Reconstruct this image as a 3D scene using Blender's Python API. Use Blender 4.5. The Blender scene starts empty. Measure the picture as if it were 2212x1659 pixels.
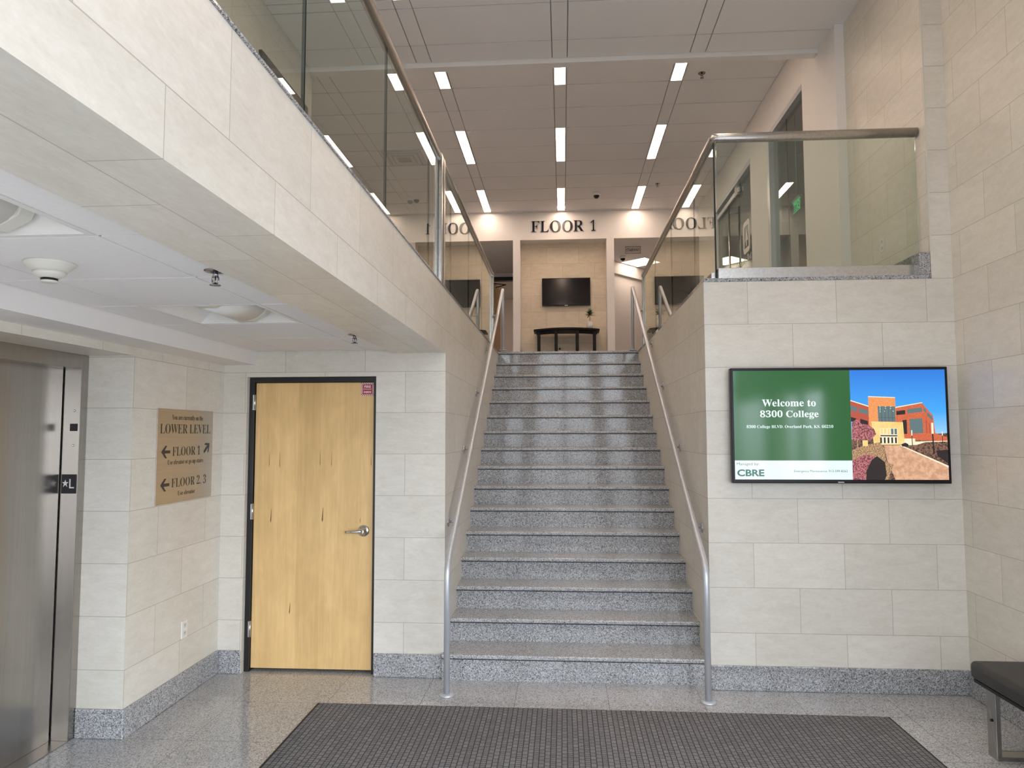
import bpy, bmesh, math, random
from mathutils import Vector, Matrix

random.seed(7)
SC = bpy.context.scene
COL = SC.collection
PI = math.pi

# ------------------------------------------------------------------ camera
def setup_camera():
    f, pitch, yaw, roll = 1567.25, 0.0680, 0.0702, -0.0020
    loc = Vector((-0.1329, -5.2169, 1.7656))
    cp, sp, cy, sy = math.cos(pitch), math.sin(pitch), math.cos(yaw), math.sin(yaw)
    fwd = Vector((-sy * cp, cy * cp, sp)); right = Vector((cy, sy, 0)); up = right.cross(fwd)
    c, s = math.cos(roll), math.sin(roll)
    r2 = right * c + up * s; u2 = up * c - right * s
    cam = bpy.data.cameras.new('camera')
    cam.sensor_fit = 'HORIZONTAL'; cam.sensor_width = 36.0
    cam.lens = f * 36.0 / 2212.0
    cam.clip_start = 0.05; cam.clip_end = 200
    ob = bpy.data.objects.new('camera', cam)
    m = Matrix((r2, u2, -fwd)).transposed().to_4x4(); m.translation = loc
    ob.matrix_world = m
    COL.objects.link(ob); SC.camera = ob
setup_camera()

# ------------------------------------------------------------------ daylight through the entrance glazing, exposure
W = bpy.data.worlds.new('world'); SC.world = W; W.use_nodes = True
wn = W.node_tree; wn.nodes.clear()
wo = wn.nodes.new('ShaderNodeOutputWorld'); bg = wn.nodes.new('ShaderNodeBackground')
tc = wn.nodes.new('ShaderNodeTexCoord'); sx = wn.nodes.new('ShaderNodeSeparateXYZ')
cr = wn.nodes.new('ShaderNodeValToRGB')
mp = wn.nodes.new('ShaderNodeMapRange'); mp.inputs[1].default_value = -1; mp.inputs[2].default_value = 1
wn.links.new(tc.outputs['Generated'], sx.inputs[0]); wn.links.new(sx.outputs[2], mp.inputs[0]); wn.links.new(mp.outputs[0], cr.inputs[0])
e = cr.color_ramp.elements
e[0].position = 0.46; e[0].color = (0.32, 0.335, 0.365, 1)
e[1].position = 0.53; e[1].color = (0.895, 0.975, 1.09, 1)
mr2 = wn.nodes.new('ShaderNodeMapRange'); mr2.inputs[1].default_value = -0.1; mr2.inputs[2].default_value = 0.9; mr2.inputs[3].default_value = 0.85; mr2.inputs[4].default_value = 2.1
mm = wn.nodes.new('ShaderNodeMix'); mm.data_type = 'RGBA'; mm.blend_type = 'MULTIPLY'; mm.inputs[0].default_value = 1.0
wn.links.new(sx.outputs[0], mr2.inputs[0]); wn.links.new(cr.outputs[0], mm.inputs[6]); wn.links.new(mr2.outputs[0], mm.inputs[7])
wn.links.new(mm.outputs[2], bg.inputs[0]); bg.inputs[1].default_value = 4.5
wn.links.new(bg.outputs[0], wo.inputs[0])

def portal(name, loc, rot, sx_, sy_):
    L = bpy.data.lights.new(name, 'AREA'); L.shape = 'RECTANGLE'; L.size = sx_; L.size_y = sy_
    L.cycles.is_portal = True
    o = bpy.data.objects.new(name, L); o.location = loc; o.rotation_euler = rot; COL.objects.link(o)
portal('entrance_daylight', (-0.05, -6.55, 2.1), (PI / 2, 0, 0), 5.4, 4.2)
portal('side_daylight', (2.78, -4.6, 1.15), (PI / 2, 0, PI / 2), 3.6, 2.3)

vs = SC.view_settings
vs.view_transform = 'Standard'; vs.look = 'None'; vs.gamma = 1.0; vs.use_curve_mapping = False
vs.exposure = 0.24
SC.cycles.diffuse_bounces = 10; SC.cycles.max_bounces = 16; SC.cycles.transparent_max_bounces = 24
LAMP = (1.0, 0.76, 0.60)       # colour of the lobby lamps
LAMP_STRENGTH = 21.0

# ------------------------------------------------------------------ key dimensions (metres)
FL = 2.870           # upper floor level
XL, XR = -1.004, 0.876       # stair walls
XRW = 2.5925         # stone side wall, right
XB = 2.449           # stone wall of the right balcony
XS = 2.365           # storefront wall of the lobby
XE = -2.7035         # stone side wall, left
XF = -2.985          # elevator frame plane
XD = -3.095          # elevator door plane
YD = 0.12            # wall with the wooden door
YB = 8.05            # lobby back wall
ZN, ZL = 5.50, 5.88  # ceilings: near, lobby
ZT = 2.8436          # top of the tile courses below the balconies
YE = -6.4            # entrance
Z0 = 0.3876          # a course line
CH, CW = 0.307, 0.6132

# ------------------------------------------------------------------ materials
MATS = {}
class NT:
    def __init__(s, name):
        s.m = bpy.data.materials.new(name); s.m.use_nodes = True
        s.t = s.m.node_tree; s.n = s.t.nodes; s.b = s.n['Principled BSDF']; s.out = s.n['Material Output']
        MATS[name] = s.m
    def new(s, typ, **kw):
        n = s.n.new(typ)
        for k, v in kw.items(): setattr(n, k, v)
        return n
    def link(s, a, b): s.t.links.new(a, b)
    def ramp(s, fac, stops, interp='LINEAR'):
        r = s.new('ShaderNodeValToRGB'); r.color_ramp.interpolation = interp
        el = r.color_ramp.elements
        while len(el) < len(stops): el.new(0.5)
        for q, (p, c) in zip(el, stops): q.position = p; q.color = (*c, 1)
        s.link(fac, r.inputs[0]); return r.outputs[0]
    def mix(s, a, b, fac, mode='MIX'):
        n = s.new('ShaderNodeMix', data_type='RGBA', blend_type=mode)
        for inp, v in ((n.inputs[0], fac), (n.inputs[6], a), (n.inputs[7], b)):
            if hasattr(v, 'links'): s.link(v, inp)
            elif isinstance(v, (int, float)): inp.default_value = v
            else: inp.default_value = (*v, 1)
        return n.outputs[2]
    def coords(s, kind='Object', scale=(1, 1, 1)):
        t = s.new('ShaderNodeTexCoord'); m = s.new('ShaderNodeMapping'); m.inputs['Scale'].default_value = scale
        s.link(t.outputs[kind], m.inputs[0]); return m.outputs[0]
    def noise(s, vec, scale, detail=4, rough=0.55, dist=0.0):
        n = s.new('ShaderNodeTexNoise'); n.inputs['Scale'].default_value = scale; n.inputs['Detail'].default_value = detail
        n.inputs['Roughness'].default_value = rough; n.inputs['Distortion'].default_value = dist
        s.link(vec, n.inputs['Vector']); return n.outputs['Fac']
    def bump(s, h, strength, dist=0.01):
        b = s.new('ShaderNodeBump'); b.inputs['Strength'].default_value = strength; b.inputs['Distance'].default_value = dist
        s.link(h, b.inputs['Height']); s.link(b.outputs[0], s.b.inputs['Normal'])
    def set(s, **kw):
        for k, v in kw.items():
            i = s.b.inputs[k.replace('_', ' ')]
            if hasattr(v, 'links'): s.link(v, i)
            else: i.default_value = (*v, 1) if isinstance(v, tuple) and len(v) == 3 else v
        return s

def plain(name, col, rough=0.5, metal=0.0, spec=0.5, coat=0.0, var=0.0, vs_=6.0):
    t = NT(name); t.set(Base_Color=col, Roughness=rough, Metallic=metal, Specular_IOR_Level=spec, Coat_Weight=coat)
    if var:
        f = t.noise(t.coords(), vs_, 5)
        t.set(Base_Color=t.ramp(f, [(0.3, tuple(c * (1 - var) for c in col)), (0.7, tuple(min(1, c * (1 + var)) for c in col))]))
    return t.m

def emis(name, col, strength, base=None, rough=0.5):
    t = NT(name); t.set(Base_Color=base or col, Emission_Color=col, Emission_Strength=strength, Roughness=rough); return t.m

def stone(name, dark, light, joint, cw=CW, ch=CH, rough=0.36):
    t = NT(name)
    uv = t.coords('UV')
    br = t.new('ShaderNodeTexBrick'); br.offset = 0.5; br.squash = 1.0
    for k, v in (('Scale', 1.0), ('Mortar Size', 0.0019), ('Mortar Smooth', 0.2), ('Bias', 0.0), ('Brick Width', cw), ('Row Height', ch)):
        br.inputs[k].default_value = v
    br.inputs['Color1'].default_value = (0.95, 0.95, 0.94, 1); br.inputs['Color2'].default_value = (1.03, 1.03, 1.03, 1); br.inputs['Mortar'].default_value = (1, 1, 1, 1)
    t.link(uv, br.inputs['Vector'])
    streak = t.noise(t.coords('UV', (7, 19, 1)), 1.0, 7, 0.68, 0.5)
    cloud = t.noise(t.coords('UV', (1.1, 1.6, 1)), 1.0, 4, 0.5, 0.4)
    fine = t.noise(t.coords('UV', (34, 80, 1)), 1.0, 4, 0.65, 0.3)
    base = t.ramp(streak, [(0.34, dark), (0.5, tuple((a + b) / 2 for a, b in zip(dark, light))), (0.68, light)])
    base = t.mix(base, t.ramp(cloud, [(0.3, (0.95, 0.945, 0.94)), (0.7, (1.03, 1.03, 1.03))]), 1.0, 'MULTIPLY')
    base = t.mix(base, t.ramp(fine, [(0.3, (0.945, 0.94, 0.93)), (0.6, (1.0, 1.0, 1.0)), (0.78, (1.05, 1.05, 1.05))]), 1.0, 'MULTIPLY')
    base = t.mix(base, br.outputs['Color'], 1.0, 'MULTIPLY')
    base = t.mix(base, joint, br.outputs['Fac'])
    t.set(Base_Color=base, Roughness=rough, Specular_IOR_Level=0.45)
    return t.m

def granite(name, k=(0.045, 0.20, 0.40, 0.68), tint=(1, 1, 1), rough=0.14, joints=None):
    t = NT(name)
    co = t.coords()
    v = t.new('ShaderNodeTexVoronoi'); v.inputs['Scale'].default_value = 250; t.link(co, v.inputs['Vector'])
    s = t.new('ShaderNodeSeparateColor'); t.link(v.outputs['Color'], s.inputs[0])
    v2 = t.new('ShaderNodeTexVoronoi'); v2.inputs['Scale'].default_value = 140; t.link(co, v2.inputs['Vector'])
    s2 = t.new('ShaderNodeSeparateColor'); t.link(v2.outputs['Color'], s2.inputs[0])
    g = lambda x: tuple(x * a for a in tint)
    c1 = t.ramp(s.outputs[0], [(0.0, g(k[0])), (0.17, g(k[1])), (0.42, g(k[2])), (0.70, g(k[3]))], 'CONSTANT')
    c2 = t.ramp(s2.outputs[1], [(0.0, g(k[0] * 1.4)), (0.16, g(k[2])), (0.6, g(k[3] * 0.95))], 'CONSTANT')
    base = t.mix(c1, c2, 0.35)
    big = t.noise(co, 3.0, 3)
    base = t.mix(base, t.ramp(big, [(0.3, (0.93, 0.93, 0.93)), (0.7, (1.05, 1.05, 1.05))]), 1.0, 'MULTIPLY')
    if joints:
        br = t.new('ShaderNodeTexBrick'); br.offset = 0.0
        for kk, vv in (('Scale', 1.0), ('Mortar Size', 0.0016), ('Mortar Smooth', 0.1), ('Brick Width', 0.6165), ('Row Height', 0.6165)): br.inputs[kk].default_value = vv
        mpg = t.new('ShaderNodeMapping'); mpg.inputs['Location'].default_value = joints
        tcg = t.new('ShaderNodeTexCoord'); t.link(tcg.outputs['Object'], mpg.inputs[0]); t.link(mpg.outputs[0], br.inputs['Vector'])
        base = t.mix(base, (0.17, 0.16, 0.16), br.outputs['Fac'])
    t.set(Base_Color=base, Roughness=rough, Specular_IOR_Level=0.5)
    return t.m

def steel(name, col, rough, streak=(2, 2, 90), amount=0.10, metal=1.0):
    t = NT(name)
    f = t.noise(t.coords('Object', streak), 1.0, 4, 0.6)
    lo = tuple(c * (1 - amount) for c in col); hi = tuple(min(1, c * (1 + amount)) for c in col)
    t.set(Base_Color=t.ramp(f, [(0.3, lo), (0.7, hi)]), Metallic=metal, Roughness=rough)
    return t.m

def glass(name, tint, boost=1.0):
    t = NT(name); t.n.remove(t.b)
    tr = t.new('ShaderNodeBsdfTransparent'); tr.inputs[0].default_value = (*tint, 1)
    gl = t.new('ShaderNodeBsdfGlossy'); gl.inputs['Roughness'].default_value = 0.0; gl.inputs[0].default_value = (0.97, 1, 0.98, 1)
    fr = t.new('ShaderNodeFresnel'); fr.inputs[0].default_value = 1.52
    mu = t.new('ShaderNodeMath', operation='MULTIPLY'); mu.use_clamp = True; mu.inputs[1].default_value = boost
    # the same Fresnel on both sides of the sheet (light leaving the glass is not trapped)
    ge = t.new('ShaderNodeNewGeometry'); mi = t.new('ShaderNodeMix', data_type='FLOAT')
    mi.inputs[2].default_value = 1.52; mi.inputs[3].default_value = 1.0 / 1.52
    t.link(ge.outputs['Backfacing'], mi.inputs[0]); 
    inv = t.new('ShaderNodeMix', data_type='FLOAT'); inv.inputs[2].default_value = 1.52; inv.inputs[3].default_value = 1.52
    t.link(ge.outputs['Backfacing'], inv.inputs[0])
    lw = t.new('ShaderNodeFresnel')
    t.link(inv.outputs[0], lw.inputs[0]); t.link(lw.outputs[0], mu.inputs[0])
    zero = t.new('ShaderNodeMix', data_type='FLOAT'); zero.inputs[3].default_value = 0.0
    t.link(ge.outputs['Backfacing'], zero.inputs[0]); t.link(mu.outputs[0], zero.inputs[2])
    mx = t.new('ShaderNodeMixShader'); t.link(zero.outputs[0], mx.inputs[0]); t.link(tr.outputs[0], mx.inputs[1]); t.link(gl.outputs[0], mx.inputs[2])
    t.link(mx.outputs[0], t.out.inputs[0])
    return t.m

M_STONE = stone('cream_stone', (0.69, 0.652, 0.578), (0.77, 0.737, 0.667), (0.42, 0.39, 0.335))
M_STONE_N = stone('niche_stone', (0.71, 0.61, 0.465), (0.82, 0.725, 0.58), (0.46, 0.39, 0.29), 0.602, 0.3045)
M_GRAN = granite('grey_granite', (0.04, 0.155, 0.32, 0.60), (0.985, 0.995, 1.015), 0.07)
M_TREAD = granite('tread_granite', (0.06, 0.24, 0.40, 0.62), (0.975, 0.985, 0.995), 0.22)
M_FLOOR = granite('floor_granite', (0.10, 0.32, 0.48, 0.68), (0.985, 0.99, 1.005), 0.11, joints=(0.463, 0.42, 0))
M_PAINT = plain('white_paint', (0.80, 0.775, 0.75), 0.6, var=0.015)
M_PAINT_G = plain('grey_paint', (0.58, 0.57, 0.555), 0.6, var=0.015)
M_TILE = plain('ceiling_tile', (0.82, 0.805, 0.80), 0.9, spec=0.2, var=0.02, vs_=60)
M_TBAR = plain('ceiling_grid', (0.30, 0.29, 0.285), 0.6)
M_WHITE = plain('white_plastic', (0.80, 0.79, 0.76), 0.4)
M_CREAM = plain('cream_enamel', (0.66, 0.64, 0.57), 0.35)
M_BLACK = plain('black_frame_paint', (0.011, 0.011, 0.012), 0.35)
M_BLACKP = plain('black_plastic', (0.009, 0.009, 0.011), 0.3, spec=0.25)
M_LETTER = plain('black_letter', (0.012, 0.012, 0.02), 0.25)
M_DARKWOOD = plain('black_wood', (0.008, 0.007, 0.007), 0.45, spec=0.25, var=0.2)
M_STEEL = steel('brushed_steel', (0.55, 0.53, 0.50), 0.27, (60, 3, 60))
M_STEELD = steel('elevator_steel', (0.40, 0.375, 0.345), 0.26, (70, 70, 1.5), 0.05)
M_RAIL = steel('satin_aluminium', (0.60, 0.625, 0.665), 0.38, (40, 40, 4), 0.04, 0.55)
M_CHROME = plain('satin_chrome', (0.66, 0.67, 0.69), 0.18, 1.0)
M_BRASS = plain('gold_metal', (0.70, 0.52, 0.26), 0.25, 1.0)
M_GLASS = glass('clear_glass', (0.85, 0.895, 0.865), 1.4)
M_GEDGE = plain('glass_edge', (0.02, 0.035, 0.03), 0.08)
M_GEDGEL = plain('glass_edge_light', (0.55, 0.66, 0.62), 0.08)
M_SIGNPLATE = steel('bronze_plate', (0.53, 0.485, 0.435), 0.36, (2, 2, 80), 0.05)
M_LAMPON = emis('lit_diffuser', (1.0, 0.93, 0.86), LAMP_STRENGTH)
M_LAMPON.node_tree.nodes['Principled BSDF'].inputs['Emission Color'].default_value = (*LAMP, 1)
M_PANEL = emis('lit_panel', LAMP, 7.0, (0.9, 0.9, 0.9))
M_RED = plain('sign_red', (0.42, 0.02, 0.045), 0.35)
M_SIGNW = plain('sign_white', (0.80, 0.78, 0.76), 0.4)
M_GREY = plain('sign_grey', (0.62, 0.58, 0.55), 0.5)
M_MAROON = plain('sign_maroon', (0.10, 0.025, 0.025), 0.5)
M_GREENLIT = emis('lit_green', (0.02, 0.62, 0.17), 1.0, (0.02, 0.2, 0.06))
M_LEAF = plain('plant_leaf', (0.055, 0.11, 0.03), 0.5, var=0.5, vs_=30)
M_LEATHER = plain('dark_leather', (0.030, 0.026, 0.023), 0.42, var=0.15)
M_FROST = plain('white_vinyl', (0.78, 0.73, 0.68), 0.5)

def maple():
    t = NT('maple_veneer')
    co = t.coords('Object', (1, 1, 1))
    sp = t.new('ShaderNodeSeparateXYZ'); t.link(co, sp.inputs[0])
    mul = t.new('ShaderNodeMath', operation='MULTIPLY'); mul.inputs[1].default_value = 5.6; t.link(sp.outputs[0], mul.inputs[0])
    fl = t.new('ShaderNodeMath', operation='FLOOR'); t.link(mul.outputs[0], fl.inputs[0])
    wn_ = t.new('ShaderNodeTexWhiteNoise', noise_dimensions='1D'); t.link(fl.outputs[0], wn_.inputs['W'])
    grain = t.noise(t.coords('Object', (30, 30, 1.6)), 1.0, 6, 0.6, 1.1)
    fig = t.noise(t.coords('Object', (7, 7, 3.2)), 1.0, 3, 0.5, 0.8)
    base = t.ramp(grain, [(0.30, (0.75, 0.50, 0.215)), (0.5, (0.80, 0.54, 0.24)), (0.72, (0.845, 0.585, 0.275))])
    base = t.mix(base, t.ramp(fig, [(0.3, (0.93, 0.92, 0.90)), (0.7, (1.06, 1.06, 1.06))]), 1.0, 'MULTIPLY')
    base = t.mix(base, t.ramp(wn_.outputs['Value'], [(0, (0.94, 0.93, 0.91)), (1, (1.05, 1.05, 1.05))]), 1.0, 'MULTIPLY')
    t.set(Base_Color=base, Roughness=0.35)
    return t.m
M_MAPLE = maple()
M_SCRATCH = plain('veneer_crack', (0.22, 0.12, 0.045), 0.6)

def matting():
    t = NT('carpet_mat')
    br = t.new('ShaderNodeTexBrick'); br.offset = 0.5; br.offset_frequency = 2; br.squash = 0.55; br.squash_frequency = 3
    for k, v in (('Scale', 1.0), ('Mortar Size', 0.0026), ('Mortar Smooth', 0.3), ('Brick Width', 0.043), ('Row Height', 0.031)): br.inputs[k].default_value = v
    br.inputs['Color1'].default_value = (0.88, 0.88, 0.88, 1); br.inputs['Color2'].default_value = (1.08, 1.08, 1.08, 1)
    mpg = t.new('ShaderNodeMapping'); mpg.inputs['Rotation'].default_value = (0, 0, PI / 2)
    tcg = t.new('ShaderNodeTexCoord'); t.link(tcg.outputs['Object'], mpg.inputs[0]); t.link(mpg.outputs[0], br.inputs['Vector'])
    n = t.noise(t.coords(), 220, 3, 0.7)
    base = t.ramp(n, [(0.32, (0.14, 0.139, 0.143)), (0.68, (0.275, 0.272, 0.28))])
    big = t.noise(t.coords(), 1.3, 3)
    base = t.mix(base, t.ramp(big, [(0.3, (0.9, 0.9, 0.9)), (0.7, (1.08, 1.08, 1.08))]), 1.0, 'MULTIPLY')
    base = t.mix(base, br.outputs['Color'], 1.0, 'MULTIPLY')
    base = t.mix(base, (0.055, 0.052, 0.053), br.outputs['Fac'])
    t.set(Base_Color=base, Roughness=0.95, Specular_IOR_Level=0.1)
    iv = t.new('ShaderNodeMath', operation='SUBTRACT'); iv.inputs[0].default_value = 1.0; t.link(br.outputs['Fac'], iv.inputs[1])
    t.bump(iv.outputs[0], 0.5, 0.003)
    return t.m
M_MAT = matting()
M_RUBBER = plain('mat_rubber', (0.022, 0.021, 0.021), 0.7)

# ------------------------------------------------------------------ mesh builder
class MB:
    """Collects shapes and links them as one mesh object."""
    def __init__(s): s.v = []; s.f = []; s.uv = []; s.mi = []; s.sm = []
    def face(s, pts, mi=0, uv=None, smooth=False):
        b = len(s.v); s.v += [tuple(p) for p in pts]; s.f.append(tuple(range(b, b + len(pts))))
        s.uv.append(uv or [(0.1, 0.1)] * len(pts)); s.mi.append(mi); s.sm.append(smooth); return s
    def mesh(s, vs_, fs, mi=0, smooth=False):
        b = len(s.v); s.v += [tuple(p) for p in vs_]
        for f in fs:
            s.f.append(tuple(b + i for i in f)); s.uv.append([(0.1, 0.1)] * len(f)); s.mi.append(mi); s.sm.append(smooth)
        return s
    def box(s, x0, x1, y0, y1, z0, z1, mi=0, st=None, skip=''):
        """st = (ux, uy): stone courses; ux offsets the joints on faces along X, uy those on faces along Y."""
        if x0 > x1: x0, x1 = x1, x0
        if y0 > y1: y0, y1 = y1, y0
        if z0 > z1: z0, z1 = z1, z0
        F = {'x': [(x0, y1, z0), (x0, y0, z0), (x0, y0, z1), (x0, y1, z1)], 'X': [(x1, y0, z0), (x1, y1, z0), (x1, y1, z1), (x1, y0, z1)],
             'y': [(x0, y0, z0), (x1, y0, z0), (x1, y0, z1), (x0, y0, z1)], 'Y': [(x1, y1, z0), (x0, y1, z0), (x0, y1, z1), (x1, y1, z1)],
             'z': [(x0, y1, z0), (x1, y1, z0), (x1, y0, z0), (x0, y0, z0)], 'Z': [(x0, y0, z1), (x1, y0, z1), (x1, y1, z1), (x0, y1, z1)]}
        for k, pts in F.items():
            if k in skip: continue
            uv = None
            if st:
                ux, uy = st
                vv = lambda z: z - Z0 + 40 * CH
                if k in 'yY': uv = [(p[0] - ux + 20 * CW, vv(p[2])) for p in pts]
                elif k in 'xX': uv = [(p[1] - uy + 20 * CW, vv(p[2])) for p in pts]
                else: uv = [(p[1] - uy + 20 * CW, p[0] + 1.187 + 40 * CH) for p in pts]
            s.face(pts, mi, uv)
        return s
    def prism(s, poly, axis, a0, a1, mi=0):
        """poly: 2D outline; axis: 'x','y','z' is the extrusion axis, a0..a1 its range. 2D order: x->(y,z), y->(x,z), z->(x,y)."""
        def P(p, a): return {'x': (a, p[0], p[1]), 'y': (p[0], a, p[1]), 'z': (p[0], p[1], a)}[axis]
        n = len(poly); vs_ = [P(p, a0) for p in poly] + [P(p, a1) for p in poly]
        fs = [tuple(range(n)), tuple(range(2 * n - 1, n - 1, -1))] + [(i, n + i, n + (i + 1) % n, (i + 1) % n) for i in range(n)]
        s.mesh(vs_, fs, mi); return s
    def tube(s, pts, r, seg=14, mi=0, cap=True, squash=None):
        pts = [Vector(p) for p in pts]; n = len(pts); vs_ = []; fs = []
        tang = []
        for i in range(n):
            a = pts[max(0, i - 1)]; b = pts[min(n - 1, i + 1)]; tang.append((b - a).normalized())
        ref = Vector((0, 0, 1)) if abs(tang[0].z) < 0.9 else Vector((1, 0, 0))
        u = tang[0].cross(ref).normalized()
        for i in range(n):
            u = (u - tang[i] * u.dot(tang[i])).normalized(); w = tang[i].cross(u)
            rr = r[i] if isinstance(r, (list, tuple)) else r
            for k in range(seg):
                a = 2 * PI * k / seg; vs_.append(pts[i] + u * math.cos(a) * rr + w * math.sin(a) * rr)
        for i in range(n - 1):
            for k in range(seg):
                k2 = (k + 1) % seg; fs.append((i * seg + k, i * seg + k2, (i + 1) * seg + k2, (i + 1) * seg + k))
        s.mesh(vs_, fs, mi, True)
        if cap:
            s.mesh(vs_[:seg], [tuple(range(seg - 1, -1, -1))], mi); s.mesh(vs_[-seg:], [tuple(range(seg))], mi)
        return s
    def lathe(s, prof, c=(0, 0, 0), axis='z', seg=28, mi=0, flip=1):
        """prof: (radius, height) pairs along the axis from c."""
        vs_ = []; fs = []
        for r, h in prof:
            for k in range(seg):
                a = 2 * PI * k / seg; x, y = r * math.cos(a), r * math.sin(a); h_ = h * flip
                vs_.append({'z': (c[0] + x, c[1] + y, c[2] + h_), 'y': (c[0] + x, c[1] + h_, c[2] + y), 'x': (c[0] + h_, c[1] + x, c[2] + y)}[axis])
        for i in range(len(prof) - 1):
            for k in range(seg):
                k2 = (k + 1) % seg; fs.append((i * seg + k, i * seg + k2, (i + 1) * seg + k2, (i + 1) * seg + k))
        s.mesh(vs_, fs, mi, True)
        s.mesh(vs_[:seg], [tuple(range(seg))], mi); s.mesh(vs_[-seg:], [tuple(range(seg))], mi)
        return s
    def build(s, name, mats, parent=None, bevel=0.0, seg=2, weld=False):
        me = bpy.data.meshes.new(name); me.from_pydata(s.v, [], s.f)
        ul = me.uv_layers.new(name='UVMap'); i = 0
        for fuv in s.uv:
            for c in fuv: ul.data[i].uv = c; i += 1
        if not isinstance(mats, (list, tuple)): mats = [mats]
        for m in mats: me.materials.append(m)
        for p, k, sm in zip(me.polygons, s.mi, s.sm): p.material_index = k; p.use_smooth = sm
        bm = bmesh.new(); bm.from_mesh(me)
        bmesh.ops.remove_doubles(bm, verts=bm.verts, dist=1e-6)
        bmesh.ops.recalc_face_normals(bm, faces=bm.faces)
        bm.to_mesh(me); bm.free()
        o = bpy.data.objects.new(name, me); COL.objects.link(o)
        if parent: o.parent = parent
        if bevel:
            b = o.modifiers.new('bevel', 'BEVEL'); b.width = bevel; b.segments = seg; b.limit_method = 'ANGLE'; b.angle_limit = math.radians(40)
        return o

def tag(o, label=None, cat=None, group=None, kind=None):
    if label: o['label'] = label
    if cat: o['category'] = cat
    if group: o['group'] = group
    if kind: o['kind'] = kind
    return o
def thing(name, label, cat, loc=(0, 0, 0), group=None, kind=None):
    o = bpy.data.objects.new(name, None); o.empty_display_size = 0.1; COL.objects.link(o); o.location = loc
    return tag(o, label, cat, group, kind)
def struct(name, mb, mats, label, cat, bevel=0.0):
    return tag(mb.build(name, mats, None, bevel), label, cat, None, 'structure')
def copy_tree(o, parent=None):
    c = o.copy(); COL.objects.link(c)
    if parent: c.parent = parent
    for ch in list(o.children): copy_tree(ch, c)
    return c

# ------------------------------------------------------------------ lettering
def bold_serif(t):
    r = ''
    for c in t:
        if 'A' <= c <= 'Z': r += chr(0x1D400 + ord(c) - 65)
        elif 'a' <= c <= 'z': r += chr(0x1D41A + ord(c) - 97)
        elif '0' <= c <= '9': r += chr(0x1D7CE + ord(c) - 48)
        else: r += c
    return r
def letters(mb, text, box, place, depth=0.0, serif=True, thin=0.0, mi=0, keep=False):
    """Adds text to mb so that its ink fills box = (a0, a1, b0, b1); place(a, b, d) maps to 3D (d = distance out of the face)."""
    cu = bpy.data.curves.new('lettering', 'FONT'); cu.body = bold_serif(text) if serif else text
    cu.size = 1.0; cu.offset = thin; cu.resolution_u = 4; cu.extrude = 0.5 if depth else 0.0
    ob = bpy.data.objects.new('lettering', cu); COL.objects.link(ob)
    dg = bpy.context.evaluated_depsgraph_get(); dg.update()
    me = bpy.data.meshes.new_from_object(ob.evaluated_get(dg))
    xs = [v.co.x for v in me.vertices]; ys = [v.co.y for v in me.vertices]
    x0, x1, y0, y1 = min(xs), max(xs), min(ys), max(ys)
    a0, a1, b0, b1 = box
    vs_ = []
    for v in me.vertices:
        a = a0 + (v.co.x - x0) / (x1 - x0) * (a1 - a0); b = b0 + (v.co.y - y0) / (y1 - y0) * (b1 - b0)
        vs_.append(place(a, b, (v.co.z + 0.5) * depth if depth else 0.0))
    mb.mesh(vs_, [tuple(p.vertices) for p in me.polygons], mi)
    bpy.data.objects.remove(ob); bpy.data.curves.remove(cu); bpy.data.meshes.remove(me)
    return mb

# ================================================================== SETTING
# ---- floors
struct('floor', MB().box(-3.25, 2.75, YE, 5.0, -0.12, 0.0), M_FLOOR, 'speckled grey granite floor of the lower hall', 'floor')
m = MB()
m.box(XL - 2.5, XL, YD, 8.05, ZT, ZT + 0.009).box(XR, 2.449, 0.0, 8.05, ZT, FL).box(XL, XR, 4.60, 8.05, ZT - 0.1, FL)
m.box(XE, XL, YE, YD, ZT, ZT + 0.009)
m.box(-3.6, 3.4, 8.05, 14.0, ZT, FL)
struct('floor_upper', m, M_GRAN, 'granite floor slab of the upper lobby and balconies, edges showing above the tile', 'floor')

# ---- left side: door wall, side wall with elevator recess
JX, JYL = -1.306, -0.425
m = MB()
m.box(XE - 0.3, -2.522, YD, 0.30, 0, ZT, 0, (JX, 0)).box(-1.528, XL, YD, 0.30, 0, ZT, 0, (JX, 0.61 - 0.307)).box(-2.522, -1.528, YD, 0.30, 2.196, ZT, 0, (JX, 0))
struct('wall_door_side', m, M_STONE, 'cream stone wall around the wooden door', 'wall')
m = MB()
m.box(XF - 0.2, XE, -1.045, YD, 0, 2.392, 0, (0, JYL), skip='y')
m.face([(XF - 0.01, -1.045, 0), (XE, -1.045, 0), (XE, -1.045, 2.392), (XF - 0.01, -1.045, 2.392)], 0, [(0.007, 0 - Z0 + 40 * CH), (0.299, -Z0 + 40 * CH), (0.299, 2.392 - Z0 + 40 * CH), (0.007, 2.392 - Z0 + 40 * CH)])
m.box(XF - 0.2, XE, -2.245, -1.045, 2.238, 2.392, 0, (0, JYL))
m.box(XF - 0.2, XE, YE, -2.245, 0, 2.392, 0, (0, JYL))
struct('wall_left', m, M_STONE, 'cream stone side wall with the elevator recess', 'wall')
struct('wall_left_upper', MB().box(XE - 0.9, XE, YE, 1.90, FL, 5.62, 0, (0, 0.1)), M_STONE, 'stone wall of the upper left balcony seen through the glass', 'wall')
struct('wall_lobby_left', MB().box(-3.6, -3.45, 1.90, YB, FL, ZL + 0.1), M_PAINT, 'painted side wall of the lobby on the left', 'wall')
struct('trim_1', MB().box(XE, -2.455, YE, YD, 2.287, 2.402), M_PAINT, 'grey painted drop along the edge of the low ceiling', 'ceiling drop')
m = MB()
m.box(-1.405, XL, YE, YD, 2.368, ZT, 0, (0, -2.80))
struct('wall_balcony_left', m, M_STONE, 'deep cream stone beam under the left balcony', 'beam')
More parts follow.
